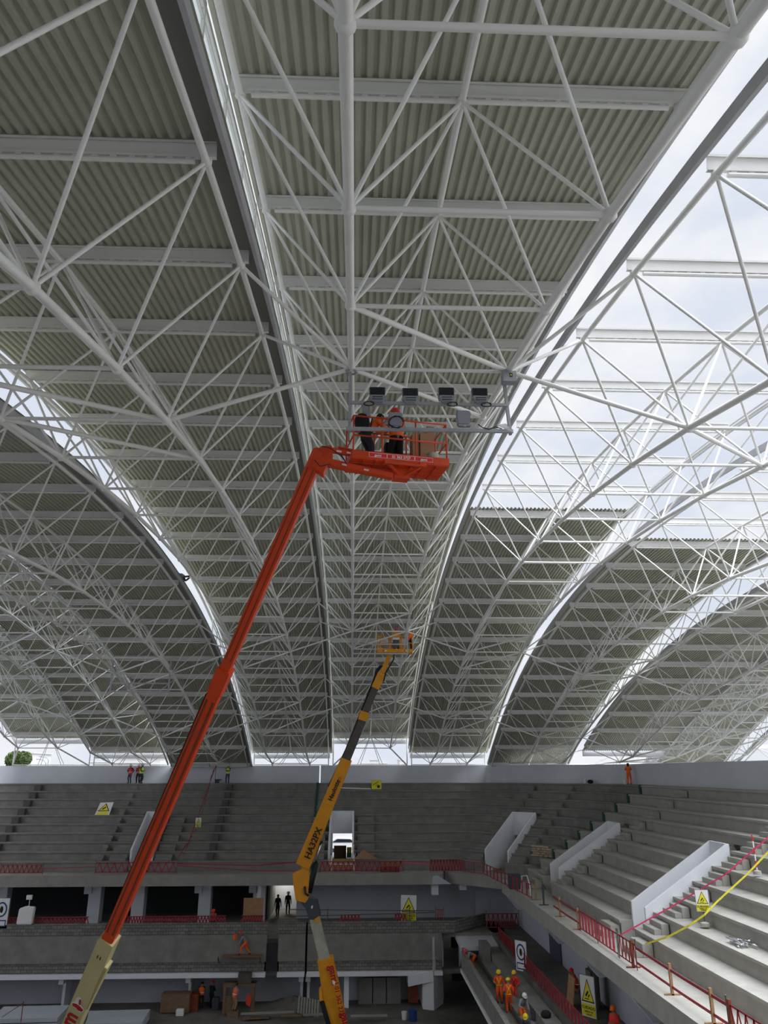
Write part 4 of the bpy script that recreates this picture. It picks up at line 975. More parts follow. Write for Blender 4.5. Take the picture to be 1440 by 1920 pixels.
mb = MB(); mb.prism([yp(x, y, 58.9) for x, y in ((562, 1692), (577, 1684), (593, 1687), (597, 1704), (600, 1716), (588, 1724), (578, 1724), (572, 1704))], (0, .8, 0)); ch_ = mb.build('grey_link', M['char'], yl, bevel=.03)
mb = MB(); mb.prism([yp(582, 1699, 58.87), yp(585, 1697, 58.87), yp(585, 1702, 58.87), yp(582, 1704, 58.87)], (0, .03, 0)); mb.build('white_mark', M['white'], ch_)
L0 = yp(588, 1718, 59.3); L1 = yp(609, 1806, 59.6); L2 = yp(634, 1936, 60)
mb = MB(); mb.beam(L0, L1, .70, .6, bu, .74, .64); mb.build('inner_arm', M['yel2'], yl, bevel=.02)
mb = MB(); mb.beam(yp(591, 1708, 59.25), yp(594, 1728, 59.25), .45, .66, bu, .25, .66); mb.build('arm_tip', M['yel'], yl)
mb = MB(); mb.beam(yp(608, 1795, 59.55), L2, 1.08, .82, bu, 1.30, .9); mb.prism([yp(x, y, 59.1) for x, y in ((601, 1852), (596, 1857), (597, 1878), (604, 1876))], (0, .8, 0)); la = mb.build('lower_arm', M['yel'], yl, bevel=.02)
ld = (L2-L1).normalized(); lu = V((0, 1, 0)).cross(ld)
text('gami', .66, yp(614.5, 1811, 59)+V((0, -.05, 0)), ld, lu if lu.x > 0 else -lu, M['redprint'], la, depth=.006)
text('01 362 2727', .40, yp(625.5, 1850, 59)+V((0, -.05, 0)), ld, lu if lu.x > 0 else -lu, M['redprint'], la, depth=.006)
text('gami', .66, yp(637, 1899, 59.1)+V((0, -.05, 0)), ld, lu if lu.x > 0 else -lu, M['redprint'], la, depth=.006)
mb = MB(); mb.prism([yp(621, 1838, 59), yp(627, 1840, 59), yp(626, 1847, 59), yp(622, 1845, 59)], (0, .02, 0)); mb.build('emblem', M['white'], la)
mb = MB(); mb.tube(yp(600, 1580, 58.6), yp(590, 1622, 58.8), .09, n=10); mb.build('ram_rod', M['chrome'], yl, smooth=True)
mb = MB(); mb.tube(yp(591, 1618, 58.8), yp(578, 1673, 59), .20, n=12); mb.build('ram_cylinder', M['rubber'], yl, smooth=True)
mb = MB(); mb.beam(yp(595, 1579, 58.5), yp(604, 1579, 58.5), .15, .18); mb.build('ram_bracket', M['rubber'], yl)
mb = MB(); mb.beam(yp(602, 1878, 59.4), yp(620, 1940, 59.5), .3, .3, bu); mb.build('lower_ram', M['rubber'], yl)
mb = MB(); mb.path([yp(570, 1662, 58.7), yp(571, 1675, 58.6), yp(577, 1679, 58.7)], .08, 8); mb.build('hose', M['rubber'], yl)
mb = MB(); mb.box((-2.2, 56.2, ZF+.3), (1.6, 60.2, ZF+.62)); mb.build('chassis', M['char'], yl)
for (x, y, zz) in ((.0, 0, 0),):
    pass
for sx in (-2.2, 1.4):
    for sy in (56.4, 59.2): mb = MB(); mb.tube((sx, sy-.2, ZF+.45), (sx, sy+.2, ZF+.45), .44, n=16); mb.build('wheel', M['rubber'], yl)
# its basket
a0 = yp(708, 1221, 56); a1 = yp(773, 1221, 56); fl = a0.z; wd = a1.x-a0.x
mb = MB(); mb.box((a0.x, 55.9, fl-.1), (a1.x, 57.0, fl)); 
for (lo, hi) in (((a0.x, 55.88, fl-.1), (a1.x, 55.95, fl+.16)), ((a0.x, 56.97, fl-.1), (a1.x, 57.02, fl+.16))): mb.box(lo, hi)
mb.build('basket_floor', M['yel'], yl)
mb = MB()
for z in (1.1, .58):
    for (p_, q_) in (((a0.x, 55.93), (a1.x, 55.93)), ((a0.x, 57), (a1.x, 57)), ((a0.x, 55.93), (a0.x, 57)), ((a1.x, 55.93), (a1.x, 57))): mb.tube((p_[0], p_[1], fl+z), (q_[0], q_[1], fl+z), .026)
for t in (0, .07, .33, .38, .64, .69, 1):
    for yy in (55.93, 57): mb.tube((a0.x+wd*t, yy, fl), (a0.x+wd*t, yy, fl+1.1), .026)
mb.build('basket_rail', M['yel'], yl)
mb = MB(); mb.box((a0.x+.0, 55.86, fl+.95), (a0.x+.28, 55.94, fl+1.12)); mb.box((a0.x+wd*.41, 55.6, fl+.9), (a0.x+wd*.62, 55.9, fl+1.45)); mb.build('control_console', M['yel'], yl)
mb = MB(); mb.box((a0.x+wd*.42, 55.57, fl+.78), (a0.x+wd*.61, 55.62, fl+.92)); mb.build('white_plate', M['white'], yl)
mb = MB(); mb.box((a0.x+wd*.43, 55.6, fl+.4), (a0.x+wd*.60, 56.0, fl+.78)); mb.tube(V((a0.x+wd*.52, 55.9, fl+.4)), T1+V((0, -.1, .1)), .2); mb.build('rotator', M['dsteel'], yl)
for x in (.19, .8):
    mb = MB(); mb.box((a0.x+wd*x, 55.87, fl-.03), (a0.x+wd*x+.18, 55.878, fl+.06)); mb.build('white_label', M['white'], yl)
    mb = MB(); mb.box((a0.x+wd*x-.13, 55.87, fl-.03), (a0.x+wd*x-.02, 55.878, fl+.06)); mb.build('red_label', M['redh'], yl)
person('worker in pink helmet behind the console of the small yellow basket', V((yp(743, 1200, 56.4).x, 56.45, fl)), 0, hands=FR, top='grey', legs='navy', helmet='pink')
person('worker in orange jacket and blue helmet at the right of the yellow basket', V((yp(767, 1200, 56.4).x, 56.45, fl)), -.2, hands=((-.1, .35, 1.35), (.15, .3, 1.2)), top='orangev', legs='black', helmet='blueh')
# frame under construction beside the far basket, and one more far left
def lamp_frame(x0, y0, x1, y1, Y, label, rails=(0, .5, 1)):
    p0 = at(x0, y0, Y=Y); p1 = at(x1, y1, Y=Y); r = thing('lighting_gantry', label, 'lighting frame', (p0.x, Y, p1.z))
    for xx in (p0.x, p1.x): mb = MB(); mb.beam((xx, Y, p0.z+1), (xx, Y, p1.z), .1, .1); mb.build('post', M['alu'], r)
    for t in rails[1:]: z = p0.z+(p1.z-p0.z)*t; mb = MB(); mb.beam((p0.x, Y, z), (p1.x, Y, z), .09, .09); mb.build('cross_bar', M['alu'], r)
lamp_frame(661, 1190, 764, 1226, Bn(0, 0, 12).y, 'empty lighting frame behind the yellow basket')
lamp_frame(209, 1265, 315, 1296, Bn(-2, 0, 12).y, 'empty lighting frame in front of the dark roof strip at left')

# ------------------------------------------------------------------ barriers
def ribbon(mb, p, q, h, th=.012): mb.beam(p, q, th, h)
def zig(label, pts, h=.75, n=10, m='tape', post=True, bars=False, tape_lines=True):
    root = thing('tape_barrier', label, 'barrier', pts[0])
    L = [V(p) for p in pts]; mb = MB(); tot = sum((b-a).length for a, b in zip(L[:-1], L[1:]))
    def P_(s_):
        s_ *= tot
        for a, b in zip(L[:-1], L[1:]):
            l = (b-a).length
            if s_ <= l+1e-6: return a+(b-a)*(s_/l)
            s_ -= l
        return L[-1]
    U = V((0, 0, 1))
    if tape_lines:
        for i in range(n*2):
            a, b = P_(i/n/2), P_((i+1)/n/2); ribbon(mb, a+U*h, b+U*h, .06); ribbon(mb, a+U*.14, b+U*.14, .06)
    for i in range(n):
        a, b, c = P_(i/n), P_((i+.5)/n), P_((i+1)/n)
        if bars: mb.beam(a+U*.14, a+U*h, .10, .012, (b-a)); 
        else: mb.beam(a+U*.14, b+U*h, .012, .085); mb.beam(b+U*h, c+U*.14, .012, .085)
    mb.build('tape', M[m], root)
    if post:
        for s_ in [0, .5, 1] if tot > 5 else [0, 1]:
            p = P_(s_); pb = MB(); pb.tube(p, p+U*(h+.18), .02, n=6); pb.ball(p+U*(h+.2), .04, 6); pb.build('post', M['dsteel'], root)
    return root
def wf(px, Y=69.6): return V((at(px, 1625, Y=Y).x, Y, -7.9))
def wr(px, X=12.0):                              # along the right walkway, floor level
    r = ray(px, 1760); t = X/r.x; return V((X, r.y*t, -7.9))
zig('red zigzag tape barrier at the left end of the far walkway', [wf(0), wf(80)], .7, 9)
zig('red zigzag tape barrier on the far walkway crossing behind the red boom', [wf(178), wf(330)], .85, 11)
zig('red zigzag tape barrier in front of the white entrance with the parked car', [wf(598), wf(755)], .85, 16)
zig('red zigzag tape barrier curving towards the corner entrance', [wf(805), wf(860), V((9.2, 69.0, -7.9))], .95, 12)
def tape(label, pts, h=.06, m='tape', r=None):
    mb = MB()
    for a, b in zip(pts[:-1], pts[1:]): mb.beam(a, b, .012, h)
    return one('warning_tape', mb, M[m], label, 'tape')
U = V((0, 0, 1))
tape('straight red tape between the zigzag barriers at the left', [wf(80)+U*.45, wf(178)+U*.55])
tape('long red double tape from the red boom to the yellow boom, upper strand', [wf(330)+U*.75, wf(480)+U*.6, wf(560)+U*.85], .1)
tape('long sagging red tape under the upper strand beside the yellow boom', [wf(330)+U*.6, wf(480)+U*.2, wf(600)+U*.0+U*.1], .06)
tape('pink red tape right of the brown boards on the far walkway', [wf(748)+U*.78, wf(806)+U*.62], .09, 'tapep')
zig('red net barrier at the start of the right walkway', [V((9.3, 68.9, -7.9)), V((10.6, 67.2, -7.9)), wr(1000, 11.7)], .9, 14, bars=True)
zig('red barrier with pale upright gaps along the right walkway', [wr(1088), wr(1155)], .95, 11, bars=True)
zig('short red zigzag barrier above the bottom of the large entrance walls', [wr(1157), wr(1188)], .95, 5)
zig('red zigzag barrier at the bottom right corner of the picture', [wr(1345), wr(1460)], .9, 8)
for (a, b, hh, lab) in ((1040, 1088, .85, 'upper red tape in front of the middle entrance walls'), (1040, 1088, .35, 'lower red tape in front of the middle entrance walls'), (1188, 1345, .85, 'upper red tape between wooden posts at bottom right'), (1188, 1345, .3, 'lower red tape between wooden posts at bottom right')):
    tape(lab, [wr(a)+U*hh, wr((a+b)/2)+U*(hh-.03), wr(b)+U*hh], .1, 'tape')
for px, lab, mm in ((1008, 'wooden barrier post beside the black cabinet on the walkway', 'wood'), (1022, 'black barrier post in front of the low block steps', 'char'), (1052, 'pale wooden barrier post right of the black post', 'wood'), (1085, 'wooden barrier post at the left end of the barred red barrier', 'wood'), (1181, 'dark red post where the zigzag barrier ends at right', 'redd'), (1248, 'wooden post with red wrapping, left of the lowest pair', 'wood'), (1318, 'wooden post with red wrapping, nearest the bottom edge', 'wood'), (1350, 'dark red post at the bottom right barrier', 'redd')):
    mb = MB(); p = wr(px); mb.box((p.x-.05, p.y-.05, -7.9), (p.x+.05, p.y+.05, -6.85)); mb.box((p.x-.3, p.y-.05, -7.9), (p.x+.3, p.y+.05, -7.85))
    one('barrier_post', mb, M[mm], lab, 'post')
# cabinet and clutter at the walkway corner
p = wr(968, 11.6); mb = MB(); mb.box((p.x-.4, p.y-.35, -7.9), (p.x+.4, p.y+.35, -6.9)); one('black_cabinet', mb, M['char'], 'black cabinet with a small white label behind the red net barrier', 'cabinet', bevel=.03)
mb = MB(); q = wr(990, 11.9); mb.path([q+V((-.3, .3, .2)), q+V((-.2, .2, 1.1)), q+V((.1, 0, 1.15)), q+V((.2, -.3, .6)), q+V((.1, -.8, .05))], .035, 8); one('white_hose', mb, M['white'], 'curved white hose hanging over the red barrier', 'hose', smooth=True)
# pink and yellow tapes across the right terrace
pk = [at(1160, 1755, Y=40.6), at(1265, 1697, Y=39.4), at(1360, 1640, Y=37.6), at(1440, 1571, Y=36.8), at(1475, 1540, Y=38)]
tape('pink red tape rising across the large entrance walls', pk, .06, 'tapep')
ye = [at(1205, 1772, Y=38.6), at(1250, 1758, Y=36.9), at(1290, 1737, Y=36.0), at(1320, 1716, Y=35.6), at(1345, 1690, Y=36.0), at(1400, 1640, Y=36.4), at(1440, 1598, Y=36.6), at(1475, 1566, Y=36.6)]
tape('yellow caution tape rising along the steps past the warning sign', ye, .075, 'tapey')
mb = MB()
for (a, b) in ((at(400, 1440, Y=81), at(372, 1545, Y=76)), (at(403, 1438, Y=81), at(345, 1600, Y=72)), (at(372, 1545, Y=76), at(330, 1612, Y=71))): mb.beam(a, b, .03, .06)
one('warning_tape', mb, M['redprint'], 'dark red tape running down the terrace left of the man in the lime vest', 'tape')
mb = MB(); pts = [at(1072, 1456, Y=79.5), at(1058, 1488, Y=77.5), at(1040, 1518, Y=75.5), at(1024, 1543, Y=74), at(1012, 1562, Y=73)]
for a, b in zip(pts[:-1], pts[1:]): mb.beam(a, b, .04, .12)
one('warning_tape', mb, M['redprint'], 'dark red tape hanging down the steps above the corner entrance', 'tape')

# upper floor (far) barriers and clutter
def uf(px, Y=66.6): return V((at(px, 1722, Y=Y).x, Y, -11.0 if Y < 66.5 else -11.1))
for a, b, n, lab in ((12, 58, 6, 'red slatted tape barrier left of the white sack on the upper floor'), (60, 165, 14, 'long red tape barrier between the white sack and the first column'), (236, 300, 12, 'dense red zigzag barrier right of the red boom on the upper floor'), (300, 422, 20, 'dark red net barrier before the dark rooms'), (452, 492, 8, 'dark red net by the plywood sheet at the corridor'), (636, 674, 6, 'bright red zigzag banner on the block wall in the middle'), (738, 760, 4, 'small red barrier piece left of the leaning warning sign')):
    zig(lab, [uf(a)+V((0, 0, -.05)), uf(b)+V((0, 0, -.05))], .6, n, post=False)
mb = MB()
zig('small slanted red barred barrier at the end of the block wall', [uf(815), uf(830)+V((.0, -.3, 0))], .9, 5, bars=True)
for y_, lab in ((1707, 'upper thin pipe rail on the block wall'), (1720, 'lower thin pipe rail on the block wall')):
    a = at(540, y_-2, Y=66.3); b = at(815, y_+(-2 if y_ < 1710 else -12)+3, Y=66.3); mb = MB(); mb.tube(a, b, .03, n=6); mb.tube(V((a.x+3, 66.3, -10.95)), V((a.x+3, 66.3, max(a.z, b.z)+.1)), .025, n=6); mb.tube(V((b.x-2, 66.3, -10.95)), V((b.x-2, 66.3, max(a.z, b.z)+.2)), .025, n=6); one('pipe_rail', mb, M['dsteel'], lab, 'rail')
mb = MB(); p = at(44, 1744, Y=66.2); mb.prism([(p.x-.62, 66.0, -10.94), (p.x+.55, 66.0, -10.94), (p.x+.62, 66.0, -9.75), (p.x-.1, 66.0, -9.7), (p.x-.55, 66.0, -9.85)], (0, .35, 0)); one('white_sack', mb, M['wsign'], 'large white sack at the left on the upper floor', 'sack', bevel=.06)
mb = MB(); mb.tube((p.x+.1, 66.2, -9.75), (p.x+.1, 66.2, -9.2), .03); mb.box((p.x-.15, 66.1, -9.25), (p.x+.25, 66.3, -8.95)); one('work_lamp', mb, M['wsign'], 'small white work lamp on a stand above the white sack', 'lamp')
mb = MB(); p = at(474, 1709, Y=67); mb.box((p.x-.8, 66.9, -11.8), (p.x+.75, 66.95, -9.35)); one('plywood_sheet', mb, M['wood'], 'upright plywood sheet beside the corridor opening', 'board')
mb = MB(); p = at(484, 1690, Y=70); mb.box((p.x-.15, 70, -11.8), (p.x+.15, 70.2, -8.8)); one('pale_board', mb, M['wsign'], 'narrow pale panel behind the plywood sheet', 'panel')
# ------------------------------------------------------------------ signs
def sign(label, c, w, h, yaw=0, roll=0, kind='tri', post=None, tilt=0):
    r = thing('sign', label, 'sign', c, yaw)
    def sp(nm, mb, m, **k): o = mb.xf(Matrix.Rotation(roll, 4, 'Y')).build(nm, m, None, world=False, **k); o.parent = r; return o
    base = {'tri': 'wsign', 'yellow': 'ysign', 'round': 'wsign', 'ban': 'wsign'}[kind]
    mb = MB(); mb.box((-w/2, 0, 0), (w/2, .02, h)); pn = sp('panel', mb, M[base])
    R_ = Matrix.Rotation(roll, 4, 'Y')
    def tx(s_, size, x, z, m='blk'):
        text(s_, size, R_ @ V((x, -.012, z)), R_ @ V((1, 0, 0)), R_ @ V((0, 0, 1)), M[m], r, 'lettering', .002, 'CENTER', world=False)
    mb = MB()
    for (lo, hi) in (((-w/2, -.004, 0), (w/2, 0, .012*h)), ((-w/2, -.004, h*.988), (w/2, 0, h)), ((-w/2, -.004, 0), (-w/2+.012*h, 0, h)), ((w/2-.012*h, -.004, 0), (w/2, 0, h))): mb.box(lo, hi)
    sp('border', mb, M['blk'])
    if kind == 'tri':
        a = w*.42
        mb = MB(); mb.prism([(-a, -.006, h*.36), (a, -.006, h*.36), (0, -.006, h*.92)], (0, .006, 0)); sp('black_triangle', mb, M['blk'])
        mb = MB(); mb.prism([(-a*.84, -.009, h*.39), (a*.84, -.009, h*.39), (0, -.009, h*.865)], (0, .004, 0)); sp('yellow_triangle', mb, M['ysign'])
        mb = MB(); mb.beam((-a*.3, -.012, h*.5), (a*.1, -.012, h*.62), .004, h*.05); mb.beam((a*.05, -.012, h*.48), (a*.3, -.012, h*.55), .004, h*.03); mb.box((-a*.5, -.013, h*.43), (a*.2, -.010, h*.45)); sp('pictogram', mb, M['blk'])
        mb = MB(); mb.box((-w*.45, -.008, h*.04), (w*.45, 0, h*.32)); sp('yellow_field', mb, M['ysign'])
        tx('CUIDADO', w*.19, 0, h*.20); tx('RIESGO DE', w*.11, 0, h*.12); tx('CAIDAS', w*.11, 0, h*.055)
    if kind == 'yellow':
        mb = MB(); mb.beam((-w*.35, -.006, h*.45), (w*.2, -.006, h*.85), .004, h*.06); mb.beam((-w*.1, -.006, h*.38), (w*.15, -.006, h*.58), .004, h*.05); mb.ball((w*.2, -.004, h*.3), w*.15, 8, 0, (1, .05, 1)); sp('black_print', mb, M['blk'])
    if kind == 'ban':
        mb = MB(); n = 20
        mb.prism([(w*.38*math.cos(2*PI*k/n), -.008, h*.62+w*.38*1.25*math.sin(2*PI*k/n)) for k in range(n)], (0, .006, 0)); sp('round_symbol', mb, M['bluep'])
        mb = MB(); mb.prism([(w*.28*math.cos(2*PI*k/n), -.010, h*.62+w*.3*1.25*math.sin(2*PI*k/n)) for k in range(n)], (0, .004, 0)); sp('inner_disc', mb, M['wsign'])
        mb = MB(); mb.ball((0, -.012, h*.62), w*.12, 8, 0, (1, .1, 1.9)); sp('pictogram', mb, M['blk'])
        mb = MB(); mb.box((-w*.4, -.008, h*.06), (w*.4, 0, h*.28)); sp('text_field', mb, M['bluep'])
        mb = MB(); mb.box((-w*.34, -.010, h*.10), (w*.34, 0, h*.24)); sp('text_panel', mb, M['wsign'])
    if post:
        mb = MB(); mb.tube((0, .04, -post), (0, .04, h+.15), .022); o = mb.build('post', M['dsteel'], None, world=False); o.parent = r
        mb = MB(); mb.lathe([(.2, 0), (.19, .12), (.06, .16)], (0, .04, -post), 10); o = mb.build('foot', M['conc_l'], None, world=False); o.parent = r
    return r
# slanted sign lying on the far terrace
p = at(190, 1527, Y=77.0); P4 = [at(176, 1528, Y=76.6), at(203, 1528, Y=76.6), at(212, 1503, Y=77.2), at(187, 1504, Y=77.2)]
r = thing('sign', 'slanted white warning sign with yellow triangle lying on the far terrace at left', 'sign', P4[0])
def quad(c4, u0, v0, u1, v1, lift): 
    f_ = lambda u, v: (c4[0]*(1-u)+c4[1]*u)*(1-v)+(c4[3]*(1-u)+c4[2]*u)*v+V((0, -lift, lift*.5))
    return [f_(u0, v0), f_(u1, v0), f_(u1, v1), f_(u0, v1)], f_
q, f_ = quad(P4, 0, 0, 1, 1, 0); mb = MB(); mb.prism(q, (0, .02, -.02)); mb.build('panel', M['wsign'], r)
_, f1 = quad(P4, 0, 0, 1, 1, .02); _, f2 = quad(P4, 0, 0, 1, 1, .03)
mb = MB(); mb.prism([f1(.08, .32), f1(.92, .32), f1(.5, .92)], (0, .01, 0)); mb.build('black_triangle', M['blk'], r)
mb = MB(); mb.prism([f2(.18, .37), f2(.82, .37), f2(.5, .83)], (0, .01, 0)); mb.build('yellow_triangle', M['ysign'], r)
mb = MB(); mb.prism([f1(.1, .06), f1(.9, .06), f1(.9, .26), f1(.1, .26)], (0, .01, 0)); mb.build('yellow_field', M['ysign'], r)
_, f3 = quad(P4, 0, 0, 1, 1, .045); mb = MB(); mb.beam(f3(.38, .45), f3(.6, .62), .01, .1); mb.build('pictogram', M['blk'], r)
sign('square yellow sign lying on the top row of the far terrace beside the yellow boom', at(705, 1480, Y=78.9), .98, .85, 0, -.02, 'yellow')
mb = MB(); mb.beam(at(636, 1477, Y=79.0), at(694, 1479, Y=79.0), .12, .10); one('white_board', mb, M['wsign'], 'long thin white board lying on the terrace left of the yellow sign', 'board')
sign('small warning sign on a pole in the far terrace right of the red boom', at(370, 1550, Y=74.5), .52, .78, 0, 0, 'tri', .55)
sign('large white warning sign with yellow triangle leaning on the white wall', at(764, 1729, Y=67.4), 1.30, 1.95, 0, .03, 'tri')
sign('CUIDADO warning sign on a pole with concrete foot on the bright right terrace', at(1318, 1711, X=15.3), .58, .88, -.12, 0, 'tri', .55)
p = at(977, 1818, Z=-12.1); sign('narrow white sign with a round symbol standing at the lower right barrier', V((10.85, p.y*10.85/p.x, -12.0)), 1.0, 1.75, -.95, -.02, 'ban')
p = at(1103, 1905, Z=-11.7); sign('tall white warning sign with yellow triangle at the bottom edge, seen obliquely', V((p.x, p.y, -11.8)), .95, 1.9, -.95, 0, 'tri')
p = at(4, 1736, Y=66.2); r = sign('white sign with a dark blue disc cut off by the left edge of the picture', V((p.x-.2, 66.0, -11.2)), 1.1, 2.1, 0, 0, 'ban')
# striped and plain small posts
for (px, py, X_, Y_, h, lab) in ((662, 1603, None, 71.9, 1.0, 'thin red and white striped post right of the entrance with the car'), (1419, 1640, 17.9, None, 1.6, 'red and white striped post with concrete foot on the right terrace'), (1253, 0, 0, 0, 0, '')):
    if not h: continue
    p = at(px, py, X=X_) if X_ else at(px, py, Y=Y_); r = thing('striped_post', lab, 'post', p)
    n = 6
    for k in range(n):
        mb = MB(); mb.tube(p+U*(h*k/n), p+U*(h*(k+1)/n), .03, n=8); mb.build('red_band' if k % 2 else 'white_band', M['redh'] if k % 2 else M['white'], r)
    mb = MB(); mb.lathe([(.18, -.02), (.17, .12), (.05, .16)], p, 10); mb.build('foot', M['conc_l'], r)
for (px, py, Y_, lab) in ((1073, 1482, 79.2, 'slim pole with small foot at the top of the steps in the corner'), (1033, 1565, 73.5, 'slim pole with concrete foot on the steps right of the corner entrance')):
    p = at(px, py, Y=Y_); r = thing('slim_pole', lab, 'post', p); mb = MB(); mb.tube(p, p+U*1.5, .025, n=8); mb.build('pole', M['white'], r); mb = MB(); mb.lathe([(.16, -.02), (.15, .1), (.04, .14)], p, 10); mb.build('foot', M['conc_l'], r)
mb = MB(); p = at(402, 1465, Y=81); mb.tube(p, p+U*1.55, .025); mb.tube(p+U*1.5, p+V((-.55, 0, .1)), .02); one('slim_pole', mb, M['char'], 'dark slim pole leaning at the far wall near the man in the lime vest', 'post')
mb = MB(); p = at(407, 1467, Y=81.2); mb.box((p.x-.25, 81, N0Z), (p.x+.12, 81.5, N0Z+.28)); mb.box((p.x-.2, 80.9, N0Z+.28), (p.x+.3, 81.6, N0Z+.38)); one('tool_box', mb, M['char'], 'small dark tool box on the far terrace beside the man in the lime vest', 'tool box')
# paint buckets near the painter
for k, (px, lab, m_) in enumerate(((1173, 'white paint bucket at the feet of the worker in orange overalls', 'white'), (1096, 'white bucket at the corner wall left of the painter', 'white'), (1107, 'dark bag beside the white bucket at the corner wall', 'black'))):
    dirn = min(_c, key=lambda w: abs((w.x*math.cos(YAW)-w.y*math.sin(YAW))/((w.x*math.sin(YAW)+w.y*math.cos(YAW))*math.cos(PITCH)+N0Z*math.sin(PITCH))*FPX+720-px))
    c = V((dirn.x, dirn.y, N0Z)); mb = MB()
    if m_ == 'white': mb.lathe([(.15, 0), (.18, .4), (.17, .4), (.14, .03)], c, 12)
    else: mb.ball(c+U*.18, .3, 8, 0, (1, .6, .6))
    one('bucket' if m_ == 'white' else 'bag', mb, M[m_], lab, 'bucket' if m_ == 'white' else 'bag')

# ------------------------------------------------------------------ boards and barricades at the entrances
p0 = at(617, 1612, Y=71.0); p1 = at(666, 1612, Y=71.0)
r = thing('plank_barrier', 'brown plank barrier across the foot of the entrance with the parked car', 'barrier', ((p0.x+p1.x)/2, 71, -7.9))
for z in (-7.8, -7.35): mb = MB(); mb.box((p0.x, 70.95, z), (p1.x, 71.0, z+.38)); mb.build('plank', M['wood'], r)
mb = MB(); mb.box((p0.x, 70.9, -7.42), (p1.x, 70.95, -7.35)); mb.box((p0.x+.1, 70.9, -7.9), (p0.x+.2, 70.96, -6.7)); mb.box((p1.x-.2, 70.9, -7.9), (p1.x-.1, 70.96, -6.7)); mb.build('batten', M['white'], r)
a = at(662, 1611, Y=70.7); b = at(707, 1611, Y=70.7); c = at(680, 1592, Y=70.9)
mb = MB(); mb.prism([a, b, c], (0, .05, 0)); mb.v = [(x, y, max(z, -7.85)) for x, y, z in mb.v]; one('plywood_triangle', mb, M['wood'], 'triangular piece of plywood standing on the walkway', 'board')
a = at(712, 1635, Y=69.9); b = at(748, 1635, Y=69.9); r = thing('board_stack', 'red brown boards standing on edge on the far walkway', 'board', (a.x, 69.9, -7.9))
for z in (-7.88, -7.45): mb = MB(); mb.box((a.x, 69.85, z), (b.x, 69.92, z+.40)); mb.build('board', M['redd'] if z < -7.5 else M['wood'], r)
mb = MB(); a = at(617, 1600, Y=78.3); b = at(651, 1575, Y=78.3); mb.box((-1.7, 78.2, -7.69), (-.55, 78.3, -6.55)); one('brown_board', mb, M['woodd'], 'dark brown panel standing inside the white entrance', 'panel')
mb = MB(); mb.box((-.5, 78.5, -7.6), (-.05, 79, -7.2)); one('green_crate', mb, M['greenp'], 'green crate, lower of the two seen through the entrance', 'crate')
mb = MB(); mb.box((-.5, 78.5, -7.19), (-.05, 79, -6.75)); one('yellow_crate', mb, M['ysign'], 'yellow crate, upper of the two seen through the entrance', 'crate')
# parked car seen through the entrance
car = thing('car', 'white parked car seen through the entrance in the far terrace', 'car', (-.9, 90, -8.3))
mb = MB(); mb.prism([(-3.0, 89, -7.9), (1.3, 89, -7.9), (1.35, 89, -7.35), (.6, 89, -7.2), (-.1, 89, -6.72), (-1.7, 89, -6.68), (-2.6, 89, -7.15), (-3.05, 89, -7.3)], (0, 1.7, 0)); mb.build('car_body', M['carw'], car, bevel=.06)
mb = MB(); mb.prism([(-2.2, 88.97, -7.15), (.25, 88.97, -7.15), (-.2, 88.97, -6.83), (-1.6, 88.97, -6.8)], (0, .04, 0)); mb.build('side_window', M['glass'], car)
for x in (-2.2, .6): mb = MB(); mb.tube((x, 88.95, -7.97), (x, 89.2, -7.97), .33, n=16); mb.build('wheel', M['rubber'], car)
mb = MB(); mb.box((-6, 97, -8.3), (6, 97.3, -5)); one('pale_fence', mb, M['bldg'], 'pale blue fence far behind the parked car', 'fence')

# sandbags near the corner entrance
k = 0; c0 = at(1022, 1612, Z=zrow(8))
c0 = BC+NM*8.2+U45*4.2; c0 = V((c0.x, c0.y, zrow(8)))
cc = at(1020, 1608, Z=zrow(8)); cc = V((cc.x, cc.y, zrow(8)))
for row in range(5):
    for j in range(6-row//2):
        x = -1.1+j*.42+.2*(row % 2); d = V((.62, -.78, 0)); pos = cc+d*x+U*(.09+row*.16)+V((random.uniform(-.06, .06), random.uniform(-.06, .06), 0))
        mb = MB(); mb.ball((0, 0, 0), .5, 10, 0, (.52, .34, .19)); mb.xf(Matrix.Translation(pos) @ Matrix.Rotation(-.9+random.uniform(-.5, .5), 4, 'Z'))
        one('sandbag', mb, M['sand'], 'tan sandbag in the heap right of the corner entrance', 'sandbag', 'sandbags heaped by the corner entrance', smooth=True)
# loose metal tubes on the right terrace
base = at(1300, 1775, Z=zrow(8)); 
for i in range(22):
    a = random.uniform(-.35, .35)+.0; d = V((math.cos(1.9+a)*-.0+.18*math.sin(a*3), -1, 0)).normalized(); lay = i//8
    pos = V((14.75+.16+(i % 8)*.075+random.uniform(-.03, .03), base.y+random.uniform(-.35, .35), zrow(8)+.05+lay*.06))
    mb = MB(); L_ = random.uniform(.45, .95); mb.tube(pos-d*L_/2-U*.0, pos+d*L_/2+U*random.uniform(0, .08), .03, n=8)
    one('metal_tube', mb, M['alu'] if i % 3 else M['chrome'], 'short grey metal tube in the jumbled heap on the right terrace', 'metal tube', 'heap of short metal tubes', smooth=True)
